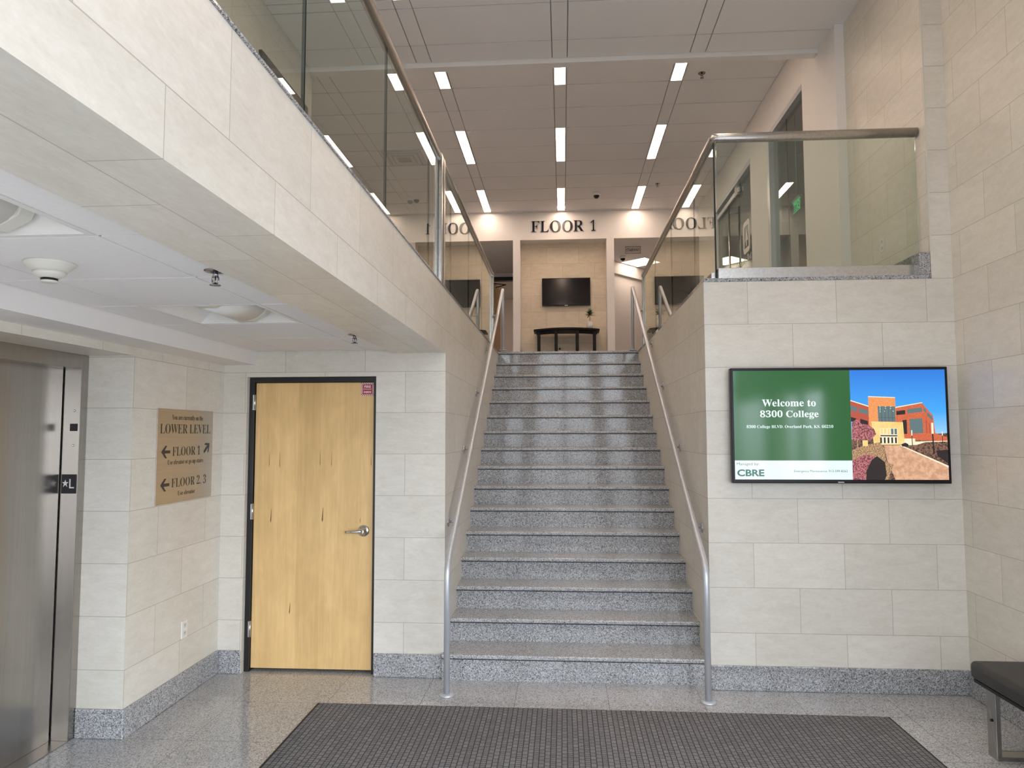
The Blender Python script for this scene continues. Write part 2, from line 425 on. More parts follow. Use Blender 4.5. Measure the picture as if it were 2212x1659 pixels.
struct('trim_2', MB().box(XL - 0.001, XL + 0.007, YE, YD + 4.4, ZT + 0.001, ZT + 0.0088), M_GRAN, 'thin granite edge strip on top of the left stone beam', 'edge strip')

# ---- stair walls
struct('wall_stair_left', MB().box(XL - 0.14, XL, YD + 0.18, 4.75, 0, ZT, 0, (0, 0.307)), M_STONE, 'stone wall on the left of the stairs', 'wall')
m = MB().box(XR, XR + 0.14, 0.14, 4.75, 0, ZT, 0, (0, 0.936 - 0.307))
m.box(-3.2, 2.7, 4.75, 4.85, 0, ZT)
struct('wall_stair_right', m, M_STONE, 'stone wall on the right of the stairs', 'wall')
JXR = 1.4884 - 0.3066
struct('wall_front_right', MB().box(XR, XRW, 0, 0.14, 0, ZT, 0, (JXR, 0.3)), M_STONE, 'cream stone wall below the right balcony carrying the lit screen', 'wall')
struct('trim_3', MB().box(XR + 0.002, XB, -0.004, 0.002, ZT + 0.002, FL - 0.001), M_GRAN, 'thin granite edge strip under the right balcony glass', 'edge strip')
struct('wall_right', MB().box(XRW, XRW + 0.16, -2.8, 0.14, 0, ZN + 0.1, 0, (0, -0.4136)).box(XRW, XRW + 0.16, -5.05, -4.55, 0, 2.3, 0, (0, -0.4136)), M_STONE, 'tall cream stone wall on the right', 'wall')
struct('wall_balcony_right', MB().box(XB, XRW, 0.0, 1.385, ZT, ZN + 0.02, 0, (JXR + 0.02, 0.631 - 0.307)), M_STONE, 'stone wall behind the right balcony glass', 'wall')
struct('trim_4', MB().box(XB - 0.003, XB + 0.008, -0.003, 0.008, FL + 0.17, ZN), M_CREAM, 'pale corner strip of the right balcony wall', 'corner strip')

# ---- lobby storefront wall (right), back wall, niche
m = MB()
SY0, SY1, DY0, DY1, STZ, DTZ = 2.30, 3.62, 4.40, 6.60, 5.385, 5.40
m.box(XS, XRW + 0.1, 1.385, SY0, FL, ZL + 0.05).box(XS, XS + 0.16, SY1, DY0, FL, ZL + 0.05).box(XS, XS + 0.16, DY1, YB, FL, ZL + 0.05)
m.box(XS, XS + 0.16, SY0, SY1, STZ, ZL + 0.05).box(XS, XS + 0.16, DY0, DY1, DTZ, ZL + 0.05)
struct('wall_storefront', m, M_PAINT, 'white painted lobby wall with the glass office front', 'wall')
m = MB()
OZ = 5.352
m.box(-3.6, -2.975, YB, YB + 0.57, FL, ZL + 0.05).box(-1.043, -0.909, YB, YB + 0.57, FL, OZ).box(0.687, 0.823, YB, YB + 0.57, FL, OZ)
m.box(-2.975, 2.55, YB, YB + 0.57, OZ, ZL + 0.05).box(2.55, 3.4, YB, YB + 0.57, FL, ZL + 0.05)
struct('wall_back', m, M_PAINT, 'white painted back wall of the lobby with three openings', 'wall')
m = MB()
m.face([(-0.909, 8.35, FL), (0.687, 8.35, FL), (0.687, 8.35, OZ), (-0.909, 8.35, OZ)], 0,
       [((x + 0.425) + 20 * 0.602, z - 4.970 + 41 * 0.3045) for x, z in ((-0.909, FL), (0.687, FL), (0.687, OZ), (-0.909, OZ))])
m.box(-0.909, 0.687, 8.352, 8.50, FL, OZ)
struct('wall_niche', m, M_STONE_N, 'warm stone wall at the back of the middle niche', 'wall')

# ---- rooms behind the openings
m = MB()
m.box(-3.6, -3.45, YB + 0.57, 14, FL, OZ + 0.1).box(3.3, 3.4, YB + 0.57, 14, FL, OZ + 0.1).box(-3.6, 3.4, 14, 14.1, FL, OZ + 0.1)
m.box(-0.95, -0.85, YB + 0.57, 14, FL, OZ + 0.1).box(0.62, 0.72, YB + 0.57, 14, FL, OZ + 0.1)
m.box(-3.45, -1.73, 10.80, 10.90, FL, OZ).box(-1.73, -0.95, 10.80, 10.90, 5.27, OZ)
struct('wall_corridors', m, M_PAINT, 'painted walls of the corridors behind the lobby', 'wall')
# angled wall with its overhang in the right opening
a = Vector((0.72, 9.55)); b = Vector((2.9, 12.08)); d = (b - a).normalized(); nrm = Vector((-d.y, d.x))
m = MB()
def slab(p, q, off0, off1, z0, z1):
    m.prism([tuple(p + nrm * off0), tuple(q + nrm * off0), tuple(q + nrm * off1), tuple(p + nrm * off1)], 'z', z0, z1)
slab(a, b, 0.0, 0.3, 5.10, OZ); slab(a, b, 0.06, 0.3, FL, 5.10)
struct('wall_stairway', m, M_PAINT, 'angled painted wall with an overhang beyond the right opening', 'wall')
struct('ceiling_corridor', MB().box(-3.6, 3.4, YB + 0.571, 14.0, OZ + 0.004, OZ + 0.1), M_TILE, 'flat white ceiling of the corridors behind the lobby', 'ceiling')

# ---- tenant office behind the storefront
m = MB()
m.box(6.4, 6.5, 1.3, 9.0, FL, 5.6).box(XRW + 0.1, 6.4, 1.30, 1.385, FL, 5.6).box(XS + 0.16, 6.4, YB - 0.1, YB, FL, 5.6)
m.box(4.6, 4.75, 1.385, 5.0, FL, 5.6)
struct('wall_office', m, M_PAINT_G, 'grey walls of the dim office behind the glass front', 'wall')
struct('floor_office', MB().box(XB, 6.4, 1.385, YB, FL - 0.1, FL), plain('office_carpet', (0.09, 0.085, 0.08), 0.9), 'dark carpet of the office behind the glass front', 'floor')
struct('ceiling_office', MB().box(XS + 0.16, 6.4, 1.385, YB, 5.56, 5.62), M_TILE, 'ceiling of the office behind the glass front', 'ceiling')

# ---- ceilings of separate tiles on a grid
def tile_ceiling(name, xs, ys, z, label, holes=(), gap=0.010, gy=0.018):
    m = MB()
    for i in range(len(xs) - 1):
        for j in range(len(ys) - 1):
            x0, x1, y0, y1 = xs[i] + gap / 2, xs[i + 1] - gap / 2, ys[j] + gy / 2, ys[j + 1] - gy / 2
            if any(x0 > h[0] - 0.02 and x1 < h[1] + 0.02 and y0 > h[2] - 0.02 and y1 < h[3] + 0.02 for h in holes): continue
            m.box(x0, x1, y0, y1, z, z + 0.012, 0, skip='Z')
    # grid plane above the gaps, cut out where the lamps sit
    X0, X1, Y0, Y1 = xs[0], xs[-1], ys[0], ys[-1]
    xc = sorted({X0, X1, *[h[0] for h in holes], *[h[1] for h in holes]}); yc = sorted({Y0, Y1, *[h[2] for h in holes], *[h[3] for h in holes]})
    for i in range(len(xc) - 1):
        for j in range(len(yc) - 1):
            cx, cy = (xc[i] + xc[i + 1]) / 2, (yc[j] + yc[j + 1]) / 2
            if any(h[0] < cx < h[1] and h[2] < cy < h[3] for h in holes): continue
            m.face([(xc[i], yc[j], z + 0.009), (xc[i], yc[j + 1], z + 0.009), (xc[i + 1], yc[j + 1], z + 0.009), (xc[i + 1], yc[j], z + 0.009)], 1)
    m.box(X0, X1, Y0, Y1, z + 0.19, z + 0.2, 1)
    return struct(name, m, [M_TILE, M_TBAR], label, 'ceiling')

# low ceiling on the left
LZ = 2.392
TY = [-1.225 - 0.61 * k for k in range(9)]
troffers = [(-2.208, -1.598, -1.835, -1.225), (-2.208, -1.598, -3.665, -3.055)]
tile_ceiling('ceiling_low', [-2.455, -2.208, -1.598, -1.405], sorted([YE, *TY, -0.615, -0.005, YD]), LZ, 'low bluish white tile ceiling under the left balcony', troffers)
# near high ceiling
ROWS = [(-1.585, -1.432), (-0.218, -0.068), (1.135, 1.285)]
xs = [XE, -2.95 + 0.25]
xs = [XE, -1.585, -1.432, -0.218, -0.068, 1.135, 1.285, XRW]
ys = sorted([YE] + [1.80 - 0.33 - 0.61 * k for k in range(13) if 1.47 - 0.61 * k > YE + 0.1] + [1.80])
NLY = [(-0.49, 0.72), (-2.90, -1.69)]
ys = sorted([YE, 1.80, 1.47, 0.86] + [q for y in NLY for q in y] + [0.115, -1.09, -2.295, -3.51, -4.12, -4.73, -5.34, -5.95])
tile_ceiling('ceiling_high', xs, ys, ZN, 'grey white tile ceiling high above the stairs', [(r[0], r[1], y[0], y[1]) for r in ROWS for y in NLY])
# lobby ceiling with nine lamp slots
LY = [(1.92, 3.13), (4.34, 5.55), (6.79, 8.00)]
slots = [(r[0], r[1], y[0], y[1]) for r in ROWS for y in LY]
ys = sorted([1.90, 1.92] + [3.13 + 0.605 * k for k in range(-1, 9) if 3.13 + 0.605 * k > 2.0] + [4.34, 5.55, 6.79, 8.00, YB])
ys2 = []
for y in ys:
    if not ys2 or y - ys2[-1] > 0.06: ys2.append(y)
ys2[-1] = YB
snap = lambda v: min(ys2, key=lambda q: abs(q - v))
LY = [(snap(a_), snap(b_)) for a_, b_ in LY]
slots = [(r[0], r[1], y[0], y[1]) for r in ROWS for y in LY]
class _S: pass
def lobby_ceiling():
    gap = 0.010; z = ZL; m = MB()
    xs = [-3.45, -2.95, -2.80, -1.585, -1.432, -0.218, -0.068, 1.135, 1.285, XS]
    for i in range(len(xs) - 1):
        for j in range(len(ys2) - 1):
            x0, x1, y0, y1 = xs[i] + gap / 2, xs[i + 1] - gap / 2, ys2[j] + 0.009, ys2[j + 1] - 0.009
            if any(abs(h[0] - xs[i]) < 0.01 and y0 > h[2] - 0.02 and y1 < h[3] + 0.02 for h in slots): continue
            m.box(x0, x1, y0, y1, z, z + 0.012, 0, skip='Z')
    for i in range(len(xs) - 1):
        inr = [h for h in slots if abs(h[0] - xs[i]) < 0.01]
        y = 1.90
        for h in sorted(inr, key=lambda q: q[2]):
            if h[2] > y + 1e-3: m.face([(xs[i], y, z + 0.009), (xs[i], h[2], z + 0.009), (xs[i + 1], h[2], z + 0.009), (xs[i + 1], y, z + 0.009)], 1)
            y = h[3]
        m.face([(xs[i], y, z + 0.009), (xs[i], YB, z + 0.009), (xs[i + 1], YB, z + 0.009), (xs[i + 1], y, z + 0.009)], 1)
    m.box(-3.6, XRW, 1.80, YB + 0.1, z + 0.14, z + 0.16, 1)
    return struct('ceiling_lobby', m, [M_TILE, M_TBAR], 'white tile ceiling of the upper lobby with three lamp rows', 'ceiling')
lobby_ceiling()
struct('trim_5', MB().box(XE, XS, 1.80, 1.90, 5.452, ZL + 0.14).box(XE - 0.9, XE, 1.88, 1.90, 5.4, ZL + 0.14), M_PAINT, 'painted drop between the high ceiling and the lobby ceiling', 'ceiling drop')

# ---- entrance glazing behind the viewer
m = MB()
for x, w_ in ((-2.65, 0.05), (-1.55, 0.05), (-0.95, 0.16), (-0.1, 0.05), (0.75, 0.16), (1.45, 0.05), (2.55, 0.05)): m.box(x - w_, x + w_, YE - 0.1, YE, 0, 4.2)
for z in (0.05, 2.45, 3.30, 4.16): m.box(-2.65, 2.55, YE - 0.09, YE - 0.01, z - 0.04, z + 0.04)
for z in (0.05, 2.26): m.box(XRW + 0.02, XRW + 0.10, YE, -2.8, z - 0.04, z + 0.04)
m.box(XRW + 0.02, XRW + 0.10, -3.70, -3.63, 0, 2.3)
struct('window_1', m, M_STEEL, 'metal mullions of the entrance glazing', 'window')

struct('wall_entrance', MB().box(XE - 0.3, XRW + 0.16, YE - 0.12, YE, 4.2, ZN + 0.2).box(XE - 0.3, XL, YE - 0.06, YE, 2.30, 2.90).box(XRW, XRW + 0.16, YE, -2.8, 2.3, ZN + 0.1), M_PAINT, 'painted wall above the entrance glazing behind the viewer', 'wall')

# ---- granite baseboards
def skirting(name, boxes, label):
    m = MB()
    for bx in boxes: m.box(*bx)
    return struct(name, m, M_GRAN, label, 'baseboard', 0.006)
BH = 0.168
skirting('baseboard_left', [(XE, XE + 0.014, -1.045, YD, 0, BH), (XF, XE + 0.014, -1.059, -1.045, 0, BH)], 'granite baseboard along the left side wall')
skirting('baseboard_door', [(XE + 0.014, -2.524, YD - 0.014, YD, 0, BH), (-1.526, XL + 0.002, YD - 0.014, YD, 0, BH)], 'granite baseboard on both sides of the wooden door')
skirting('baseboard_front', [(XR - 0.002, XRW - 0.012, -0.012, 0, 0, BH)], 'granite baseboard under the lit screen')
skirting('baseboard_right', [(XRW - 0.014, XRW, -2.8, 0, 0, BH)], 'granite baseboard along the right wall')
skirting('baseboard_balcony', [(XB - 0.075, XB, 0.004, 1.385, FL, FL + 0.165)], 'granite baseboard end on the right balcony')

# ================================================================== STAIRCASE
SR = FL / 16.0
st = thing('staircase', 'wide granite staircase of sixteen steps rising to the upper lobby', 'stairs', (0, 0, 0), None, 'structure')
for n in range(1, 17):
    yn = -0.2023 + 0.2956 * n; zt = SR * n
    if n == 1: yn = 0.056; zt += 0.006
    ynext = -0.2023 + 0.2956 * (n + 1)
    x0, x1 = XL - 0.012, XR + 0.012
    if n < 16:
        tr_ = MB().box(x0, x1, yn, ynext + 0.03, zt - 0.030, zt).build('tread', M_TREAD, st, 0.009, 3)
    else:
        tr_ = MB().box(x0, x1, yn, 4.605, zt - 0.030, zt).build('tread', M_TREAD, st, 0.006, 3)
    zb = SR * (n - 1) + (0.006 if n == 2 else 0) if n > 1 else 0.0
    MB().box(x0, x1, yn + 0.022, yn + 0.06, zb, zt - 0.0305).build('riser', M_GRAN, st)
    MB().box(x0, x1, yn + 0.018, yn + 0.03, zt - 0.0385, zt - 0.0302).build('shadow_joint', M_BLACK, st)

# handrails
def bend(pts, r=0.10, k=6):
    pts = [Vector(p) for p in pts]; out = [pts[0]]
    for i in range(1, len(pts) - 1):
        a, b, c = pts[i - 1], pts[i], pts[i + 1]
        d1 = (a - b).normalized(); d2 = (c - b).normalized(); rr = min(r, (a - b).length / 2.2, (c - b).length / 2.2)
        p, q = b + d1 * rr, b + d2 * rr
        for t in range(k + 1):
            t /= k; out.append(p * (1 - t) ** 2 + b * 2 * t * (1 - t) + q * t * t)
    out.append(pts[-1]); return out
def handrail(x, wall, y0, ytop, zt, label, brs, side):
    t = thing('handrail', label, 'handrail', (x, y0, 0), 'metal handrails on the stairs')
    z0 = 0.868
    L = lambda y, z: (0, y - y0, z)
    MB().tube(bend([L(y0, 0.005), L(y0, z0), L(ytop, zt), L(ytop + 0.02, FL + 0.004)], 0.10), 0.0215, 16).build('rail', M_RAIL, t)
    MB().lathe([(0.052, 0.0), (0.052, 0.008), (0.046, 0.014), (0.024, 0.016)], (0, 0, 0)).build('floor_flange', M_RAIL, t)
    MB().lathe([(0.05, 0.0), (0.05, 0.012), (0.022, 0.014)], (0, ytop + 0.02 - y0, FL)).build('floor_flange', M_RAIL, t)
    sl = (zt - z0) / (ytop - y0)
    for y in brs:
        zr = z0 + sl * (y - y0)
        w = wall - x
        br = MB()
        br.lathe([(0.036, 0.0), (0.036, 0.006), (0.03, 0.010), (0.012, 0.011)], (w, y - y0, zr - 0.075), 'x', 20, 0, -1 if w > 0 else 1)
        br.tube([(w, y - y0, zr - 0.075), (0.012 if w > 0 else -0.012, y - y0, zr - 0.075), (0, y - y0, zr - 0.06), (0, y - y0, zr - 0.015)], 0.0085, 10)
        br.build('bracket', M_CHROME, t)
    return t
handrail(-0.930, XL, -0.23, 4.40, 3.715, 'satin metal handrail bolted to the left stair wall', (0.27, 1.13, 2.01, 2.88, 3.75), -1)
handrail(0.806, XR, -0.25, 4.52, 3.745, 'satin metal handrail bolted to the right stair wall', (0.22, 1.16, 2.14, 3.02, 3.9), 1)

# ================================================================== GLASS BALUSTRADES
GT = 0.012
def pane(name, x0, x1, y0, y1, z0, z1, parent, light_end=False):
    """sheet with its own darker edges"""
    m = MB()
    thin_x = abs(x1 - x0) < abs(y1 - y0)
    if thin_x:
        m.box(x0, x1, y0, y1, z0, z1, 0, skip='yYzZ'); m.box(x0, x1, y0, y1, z0, z1, 1, skip='xXzZ')
    else:
        m.box(x0, x1, y0, y1, z0, z1, 0, skip='xXzZ'); m.box(x0, x1, y0, y1, z0, z1, 1, skip='yYzZ')
    return m.build(name, [M_GLASS, M_GEDGEL if light_end else M_GEDGE], parent)
ZG, ZR = 3.935, 3.945
def balustrade_side(name, label, x, ys, rail_y0, rail_y1, posts, shoe):
    t = thing(name, label, 'glass railing', (x, ys[0], FL), 'glass balcony railings')
    o = Vector((x, ys[0], FL))
    def loc(ob): 
        ob.matrix_parent_inverse = Matrix.Translation(-o); return ob
    for a_, b_ in zip(ys[:-1], ys[1:]):
        loc(pane('glass_panel', x - GT / 2, x + GT / 2, a_ + 0.005, b_ - 0.005, FL + 0.02, ZG - 0.015, t))
    loc(MB().tube([(x, rail_y0, ZR), (x, rail_y1, ZR)], 0.033, 20).build('top_rail', M_STEEL, t))
    for py in posts:
        loc(MB().box(x - 0.034, x + 0.034, py - 0.03, py + 0.03, ZT + 0.009, ZR + 0.028).build('post', M_STEEL, t, 0.003))
    loc(MB().box(x - 0.032, x + 0.032, shoe[0], shoe[1], ZT + 0.0095, ZT + 0.080).build('base_shoe', M_STEEL, t, 0.002))
    return t
balustrade_side('glass_balustrade', 'glass railing on the left balcony edge, running out of the photo towards the viewer', -1.105,
                [-6.2, -4.4, -2.62, -1.36, -0.08, 0.30], -6.2, 0.33, (0.345,), (-6.2, 0.31))
balustrade_side('glass_balustrade', 'glass railing on the left beside the upper stairs, behind the steel post', -1.105,
                [0.52, 0.96, 2.17, 3.38, 4.56], 0.50, 4.60, (0.46, 4.60), (0.50, 4.56))
# right balustrade: a front run and a side run
t = thing('glass_balustrade', 'glass railing around the right balcony with a brushed steel base', 'glass railing', (0.995, 0.12, FL), 'glass balcony railings')
o_ = Vector((0.995, 0.12, FL))
def loc(ob): ob.matrix_parent_inverse = Matrix.Translation(-o_); return ob
xg = 0.995
for a_, b_ in zip([0.13, 0.95, 2.25, 3.56, 4.78][:-1], [0.95, 2.25, 3.56, 4.78]):
    loc(pane('glass_panel', xg - GT / 2, xg + GT / 2, a_ + 0.006, b_ - 0.006, FL + 0.02, ZG - 0.015, t))
loc(pane('glass_panel', 1.008, 2.430, 0.114, 0.126, FL + 0.02, ZG - 0.015, t, True))
loc(MB().tube(bend([(2.455 - 0.01, 0.12, ZR), (xg, 0.12, ZR), (xg, 4.82, ZR)], 0.03, 4), 0.035, 20).build('top_rail', M_STEEL, t))
loc(MB().box(xg - 0.024, xg + 0.024, 4.79, 4.85, FL, ZR + 0.028).build('post', M_STEEL, t, 0.003))
loc(MB().box(1.000, 2.434, 0.080, 0.152, FL + 0.0005, FL + 0.092).build('base_shoe', M_STEEL, t, 0.002))
loc(MB().box(xg - 0.032, xg + 0.032, 0.153, 4.78, FL + 0.0005, FL + 0.075).build('base_shoe', M_STEEL, t, 0.002))

# ================================================================== WOODEN DOOR
t = thing('door_1', 'pale maple utility door in a black frame', 'door', (-2.02, 0.2, 0), None, 'structure')
o2 = Vector((-2.02, 0.2, 0))
def loc2(ob): ob.matrix_parent_inverse = Matrix.Translation(-o2); return ob
m = MB()
m.box(-2.521, -2.481, 0.165, 0.28, 0, 2.195).box(-1.556, -1.529, 0.165, 0.28, 0, 2.195).box(-2.481, -1.556, 0.165, 0.28, 2.157, 2.195)
m.box(-2.481, -2.47, 0.235, 0.28, 0, 2.157).box(-1.567, -1.556, 0.235, 0.28, 0, 2.157)
loc2(m.build('door_frame', M_BLACK, t, 0.002))
loc2(MB().box(-2.522, -1.528, 0.282, 0.30, 0, 2.196).build('dark_gap', M_BLACK, t))
leaf = loc2(MB().box(-2.478, -1.559, 0.186, 0.230, 0.022, 2.154).build('door_leaf', M_MAPLE, t, 0.002))
def leafp(px, py):   # crack positions, read off the door in photo units
    return (-2.478 + (px - 100) / 447.0 * 0.919, 2.154 - (py - 157) / 1115.0 * 2.13)
m = MB()
for px, py0, py1, w in ((155, 430, 492, 2), (195, 432, 495, 2), (347, 428, 488, 2), (390, 430, 492, 2), (538, 438, 490, 2), (167, 655, 712, 4), (361, 650, 708, 5), (244, 1020, 1066, 4), (500, 690, 712, 2)):
    x, za = leafp(px, py0); x2, zb_ = leafp(px + (-2 if w > 2 else 0), py1); hw = w * 0.0011
    m.prism([(x - hw * 0.2, za), (x + hw * 0.2, za), (x2 + hw, zb_ + 0.02), (x2, zb_), (x2 - hw, zb_ + 0.02)], 'y', 0.1853, 0.1862)
loc2(m.build('veneer_cracks', M_SCRATCH, t))
for z in (2.005, 1.18, 0.31):
    h_ = MB()
    h_.tube([(-2.482, 0.172, z - 0.06), (-2.482, 0.172, z + 0.06)], 0.0075, 10)
    h_.box(-2.494, -2.484, 0.163, 0.166, z - 0.058, z + 0.058)
    loc2(h_.build('hinge', M_CHROME, t))
hd = thing('door_handle', None, None)
del hd
bpy.data.objects.remove(bpy.data.objects['door_handle'])
hx, hz = -1.628, 1.040
m = MB().lathe([(0.043, 0.0), (0.043, 0.006), (0.036, 0.012), (0.024, 0.013), (0.020, 0.030), (0.014, 0.052)], (hx, 0.186, hz), 'y', 28, 0, -1)
hnd = loc2(m.build('door_handle', M_CHROME, t))
m = MB().tube([(hx + 0.004, 0.136, hz), (hx - 0.03, 0.130, hz), (hx - 0.075, 0.127, hz - 0.002), (hx - 0.125, 0.130, hz - 0.004)], [0.013, 0.0125, 0.010, 0.008], 14)
lv = m.build('lever', M_CHROME, hnd)
lv.matrix_parent_inverse = (Matrix.Translation(o2) @ hnd.matrix_parent_inverse).inverted()

# sticker on the door
t = thing('fire_extinguisher_sign', 'small red sign with striped white border in the upper corner of the wooden door', 'sign', (-1.61, 0.1855, 2.10))
sxa, sxb, sza, szb = -1.660, -1.561, 2.052, 2.151
o3 = Vector((-1.61, 0.1855, 2.10))
def loc3(ob): ob.matrix_parent_inverse = Matrix.Translation(-o3); return ob
loc3(MB().box(sxa, sxb, 0.1842, 0.1858, sza, szb).build('plate', M_RED, t))
m = MB()
w = sxb - sxa; h = szb - sza; bw = 0.013
def clip_strip(x0, x1, z0, z1):
    n = 7 if (x1 - x0) > (z1 - z0) else 7
    horiz = (x1 - x0) > (z1 - z0); Ln = (x1 - x0) if horiz else (z1 - z0)
    for k in range(n):
        s0 = k / n * Ln; s1 = s0 + Ln / n * 0.5; sh = bw * 0.7
        if horiz:
            P = [(x0 + s0, z0), (x0 + s1, z0), (min(x1, x0 + s1 + sh), z1), (min(x1, x0 + s0 + sh), z1)]
        else:
            P = [(x0, z0 + s0), (x1, min(z1, z0 + s0 + sh)), (x1, min(z1, z0 + s1 + sh)), (x0, z0 + s1)]
        m.face([(p[0], 0.1838, p[1]) for p in P])
clip_strip(sxa, sxb, szb - bw, szb); clip_strip(sxa, sxb, sza, sza + bw)
clip_strip(sxa, sxa + bw, sza + bw, szb - bw); clip_strip(sxb - bw, sxb, sza + bw, szb - bw)
loc3(m.build('striped_border', M_SIGNW, t)); m = MB()
pl = lambda a, b, d: (a, 0.1838 - d, b)
letters(m, 'FIRE', (sxa + 0.024, sxb - 0.024, 2.113, 2.131), pl, 0, False, 0.03); loc3(m.build('lettering', M_SIGNW, t)); m = MB()
letters(m, 'EXTINGUISHER', (sxa + 0.018, sxb - 0.018, 2.098, 2.107), pl, 0, False, 0.01); loc3(m.build('lettering', M_SIGNW, t)); m = MB()
letters(m, 'INSIDE', (sxa + 0.021, sxb - 0.021, 2.073, 2.088), pl, 0, False, 0.03)
loc3(m.build('lettering', M_SIGNW, t))

# ================================================================== ELEVATOR
t = thing('door_2', 'brushed steel elevator door in the left recess', 'elevator door', (XD, -1.6, 0), None, 'structure')
o4 = Vector((XD, -1.6, 0))
def loc4(ob): ob.matrix_parent_inverse = Matrix.Translation(-o4); return ob
loc4(MB().box(XD - 0.05, XD, -2.18, -1.118, 0.006, 2.152).build('door_panel', M_STEELD, t))
m = MB()
m.box(XD, XF, -1.108, -1.046, 0, 2.237).box(XD, XF, -2.245, -2.19, 0, 2.237).box(XD, XF, -2.19, -1.108, 2.152, 2.237)
loc4(m.build('door_frame', M_STEELD, t, 0.003))
loc4(MB().box(XD - 0.08, XD - 0.052, -2.24, -1.05, 0, 2.237).build('shaft_gap', M_BLACK, t))
loc4(MB().box(XD - 0.05, XF + 0.0, -2.185, -1.11, -0.003, 0.005).build('threshold', M_STEELD, t))
def jamb(name, label, cat): return thing(name, label, cat, (XF - 0.055, -1.1085, 1.4))
JY = -1.1085
# floor plate with star and L
t = jamb('floor_plate', 'black square plate with a white star and letter L on the elevator jamb', 'sign')
o5 = Vector((XF - 0.055, JY, 1.4))
def loc5(ob): ob.matrix_parent_inverse = Matrix.Translation(-o5); return ob
loc5(MB().box(-3.083, -2.994, JY - 0.004, JY, 1.418, 1.530).build('plate', M_BLACKP, t))
m = MB()
cx_, cz_, R_ = -3.058, 1.478, 0.021
star = [(cx_ + (R_ if k % 2 == 0 else R_ * 0.4) * math.sin(k * PI / 5), cz_ + (R_ if k % 2 == 0 else R_ * 0.4) * math.cos(k * PI / 5)) for k in range(10)]
star[4] = (star[4][0], star[4][1] - 0.004); star[6] = (star[6][0], star[6][1] - 0.004)
m.prism(star, 'y', JY - 0.0055, JY - 0.0035)
m.prism([(-3.033, 1.449), (-3.004, 1.449), (-3.004, 1.456), (-3.026, 1.456), (-3.026, 1.503), (-3.033, 1.503)], 'y', JY - 0.0055, JY - 0.0035)
loc5(m.build('lettering', M_SIGNW, t))
t = jamb('position_indicator', 'small black indicator lamp window with screws above the star plate', 'indicator')
loc5(MB().box(-3.045, -3.000, JY - 0.003, JY, 1.785, 1.828).build('window', M_BLACKP, t, 0.002))
for z in (1.905, 1.700): loc5(MB().lathe([(0.0065, 0), (0.0065, 0.002), (0.003, 0.003)], (-3.022, JY, z), 'y', 12, 0, -1).build('screw', M_CHROME, t))

# upper elevator frame behind the left glass
t = thing('door_3', 'dark bronze elevator door frame on the upper left wall seen through glass', 'elevator door', (XE, 1.2, FL), None, 'structure')
M_BRONZE = plain('dark_bronze', (0.055, 0.045, 0.037), 0.4, 0.5)
o6 = Vector((XE, 1.2, FL))
m = MB().box(XE, XE + 0.03, 0.60, 0.70, FL, 5.04).box(XE, XE + 0.03, 1.62, 1.72, FL, 5.04).box(XE, XE + 0.03, 0.70, 1.62, 4.94, 5.04)
q = m.build('door_frame', M_BRONZE, t, 0.003); q.matrix_parent_inverse = Matrix.Translation(-o6)
q = MB().box(XE, XE + 0.012, 0.70, 1.62, FL, 4.94).build('door_panel', M_STEELD, t); q.matrix_parent_inverse = Matrix.Translation(-o6)

# ================================================================== DIRECTORY SIGN
t = thing('wall_sign', 'bronze directory plate with black lettering and arrows on the left stone wall', 'sign', (XE, -0.415, 1.62))
o7 = Vector((XE, -0.415, 1.62))
def loc7(ob): ob.matrix_parent_inverse = Matrix.Translation(-o7); return ob
sy0, sy1, sz0, sz1 = -0.781, -0.051, 1.314, 1.930
loc7(MB().box(XE, XE + 0.006, sy0, sy1, sz0, sz1).build('plate', M_SIGNPLATE, t, 0.001))
pl = lambda a, b, d: (XE + 0.0066 + d, a, b)
def sgn(u, v):     # fraction across and down the plate
    return sy0 + u * (sy1 - sy0), sz1 - v * (sz1 - sz0)
m = MB()
def line(txt, u0, u1, v0, v1, thin=-0.010):
    m = MB(); a0, b1 = sgn(u0, v0); a1, b0 = sgn(u1, v1); letters(m, txt, (a0, a1, b0, b1), pl, 0.0, True, thin); loc7(m.build('lettering', M_LETTER, t))
line('You are currently on the', 0.235, 0.795, 0.060, 0.128, -0.006)
line('LOWER LEVEL', 0.045, 0.95, 0.158, 0.262)
line('FLOOR 1', 0.255, 0.755, 0.400, 0.502)
line('Use elevator or go up stairs', 0.18, 0.815, 0.540, 0.606, -0.006)
line('FLOOR 2, 3', 0.255, 0.885, 0.735, 0.850)
line('Use elevator', 0.365, 0.675, 0.882, 0.930, -0.006)
def arrow(u, v, ang, s=0.052):
    m = MB(); ca, sa = math.cos(ang), math.sin(ang); a0, b0 = sgn(u, v)
    P = [(-1, 0), (-0.1, 0.82), (0.28, 0.82), (-0.30, 0.20), (1, 0.20), (1, -0.20), (-0.30, -0.20), (0.28, -0.82), (-0.1, -0.82)]
    P = [(x * s, y * s * 0.95) for x, y in P]
    m.prism([(a0 + x * ca - y * sa, b0 + x * sa + y * ca) for x, y in P], 'x', XE + 0.0062, XE + 0.0072)
    return loc7(m.build('arrow', M_LETTER, t))
arrow(0.145, 0.455, 0.0); arrow(0.885, 0.425, -0.75 * PI - 0.1, 0.05); arrow(0.145, 0.800, 0.0)

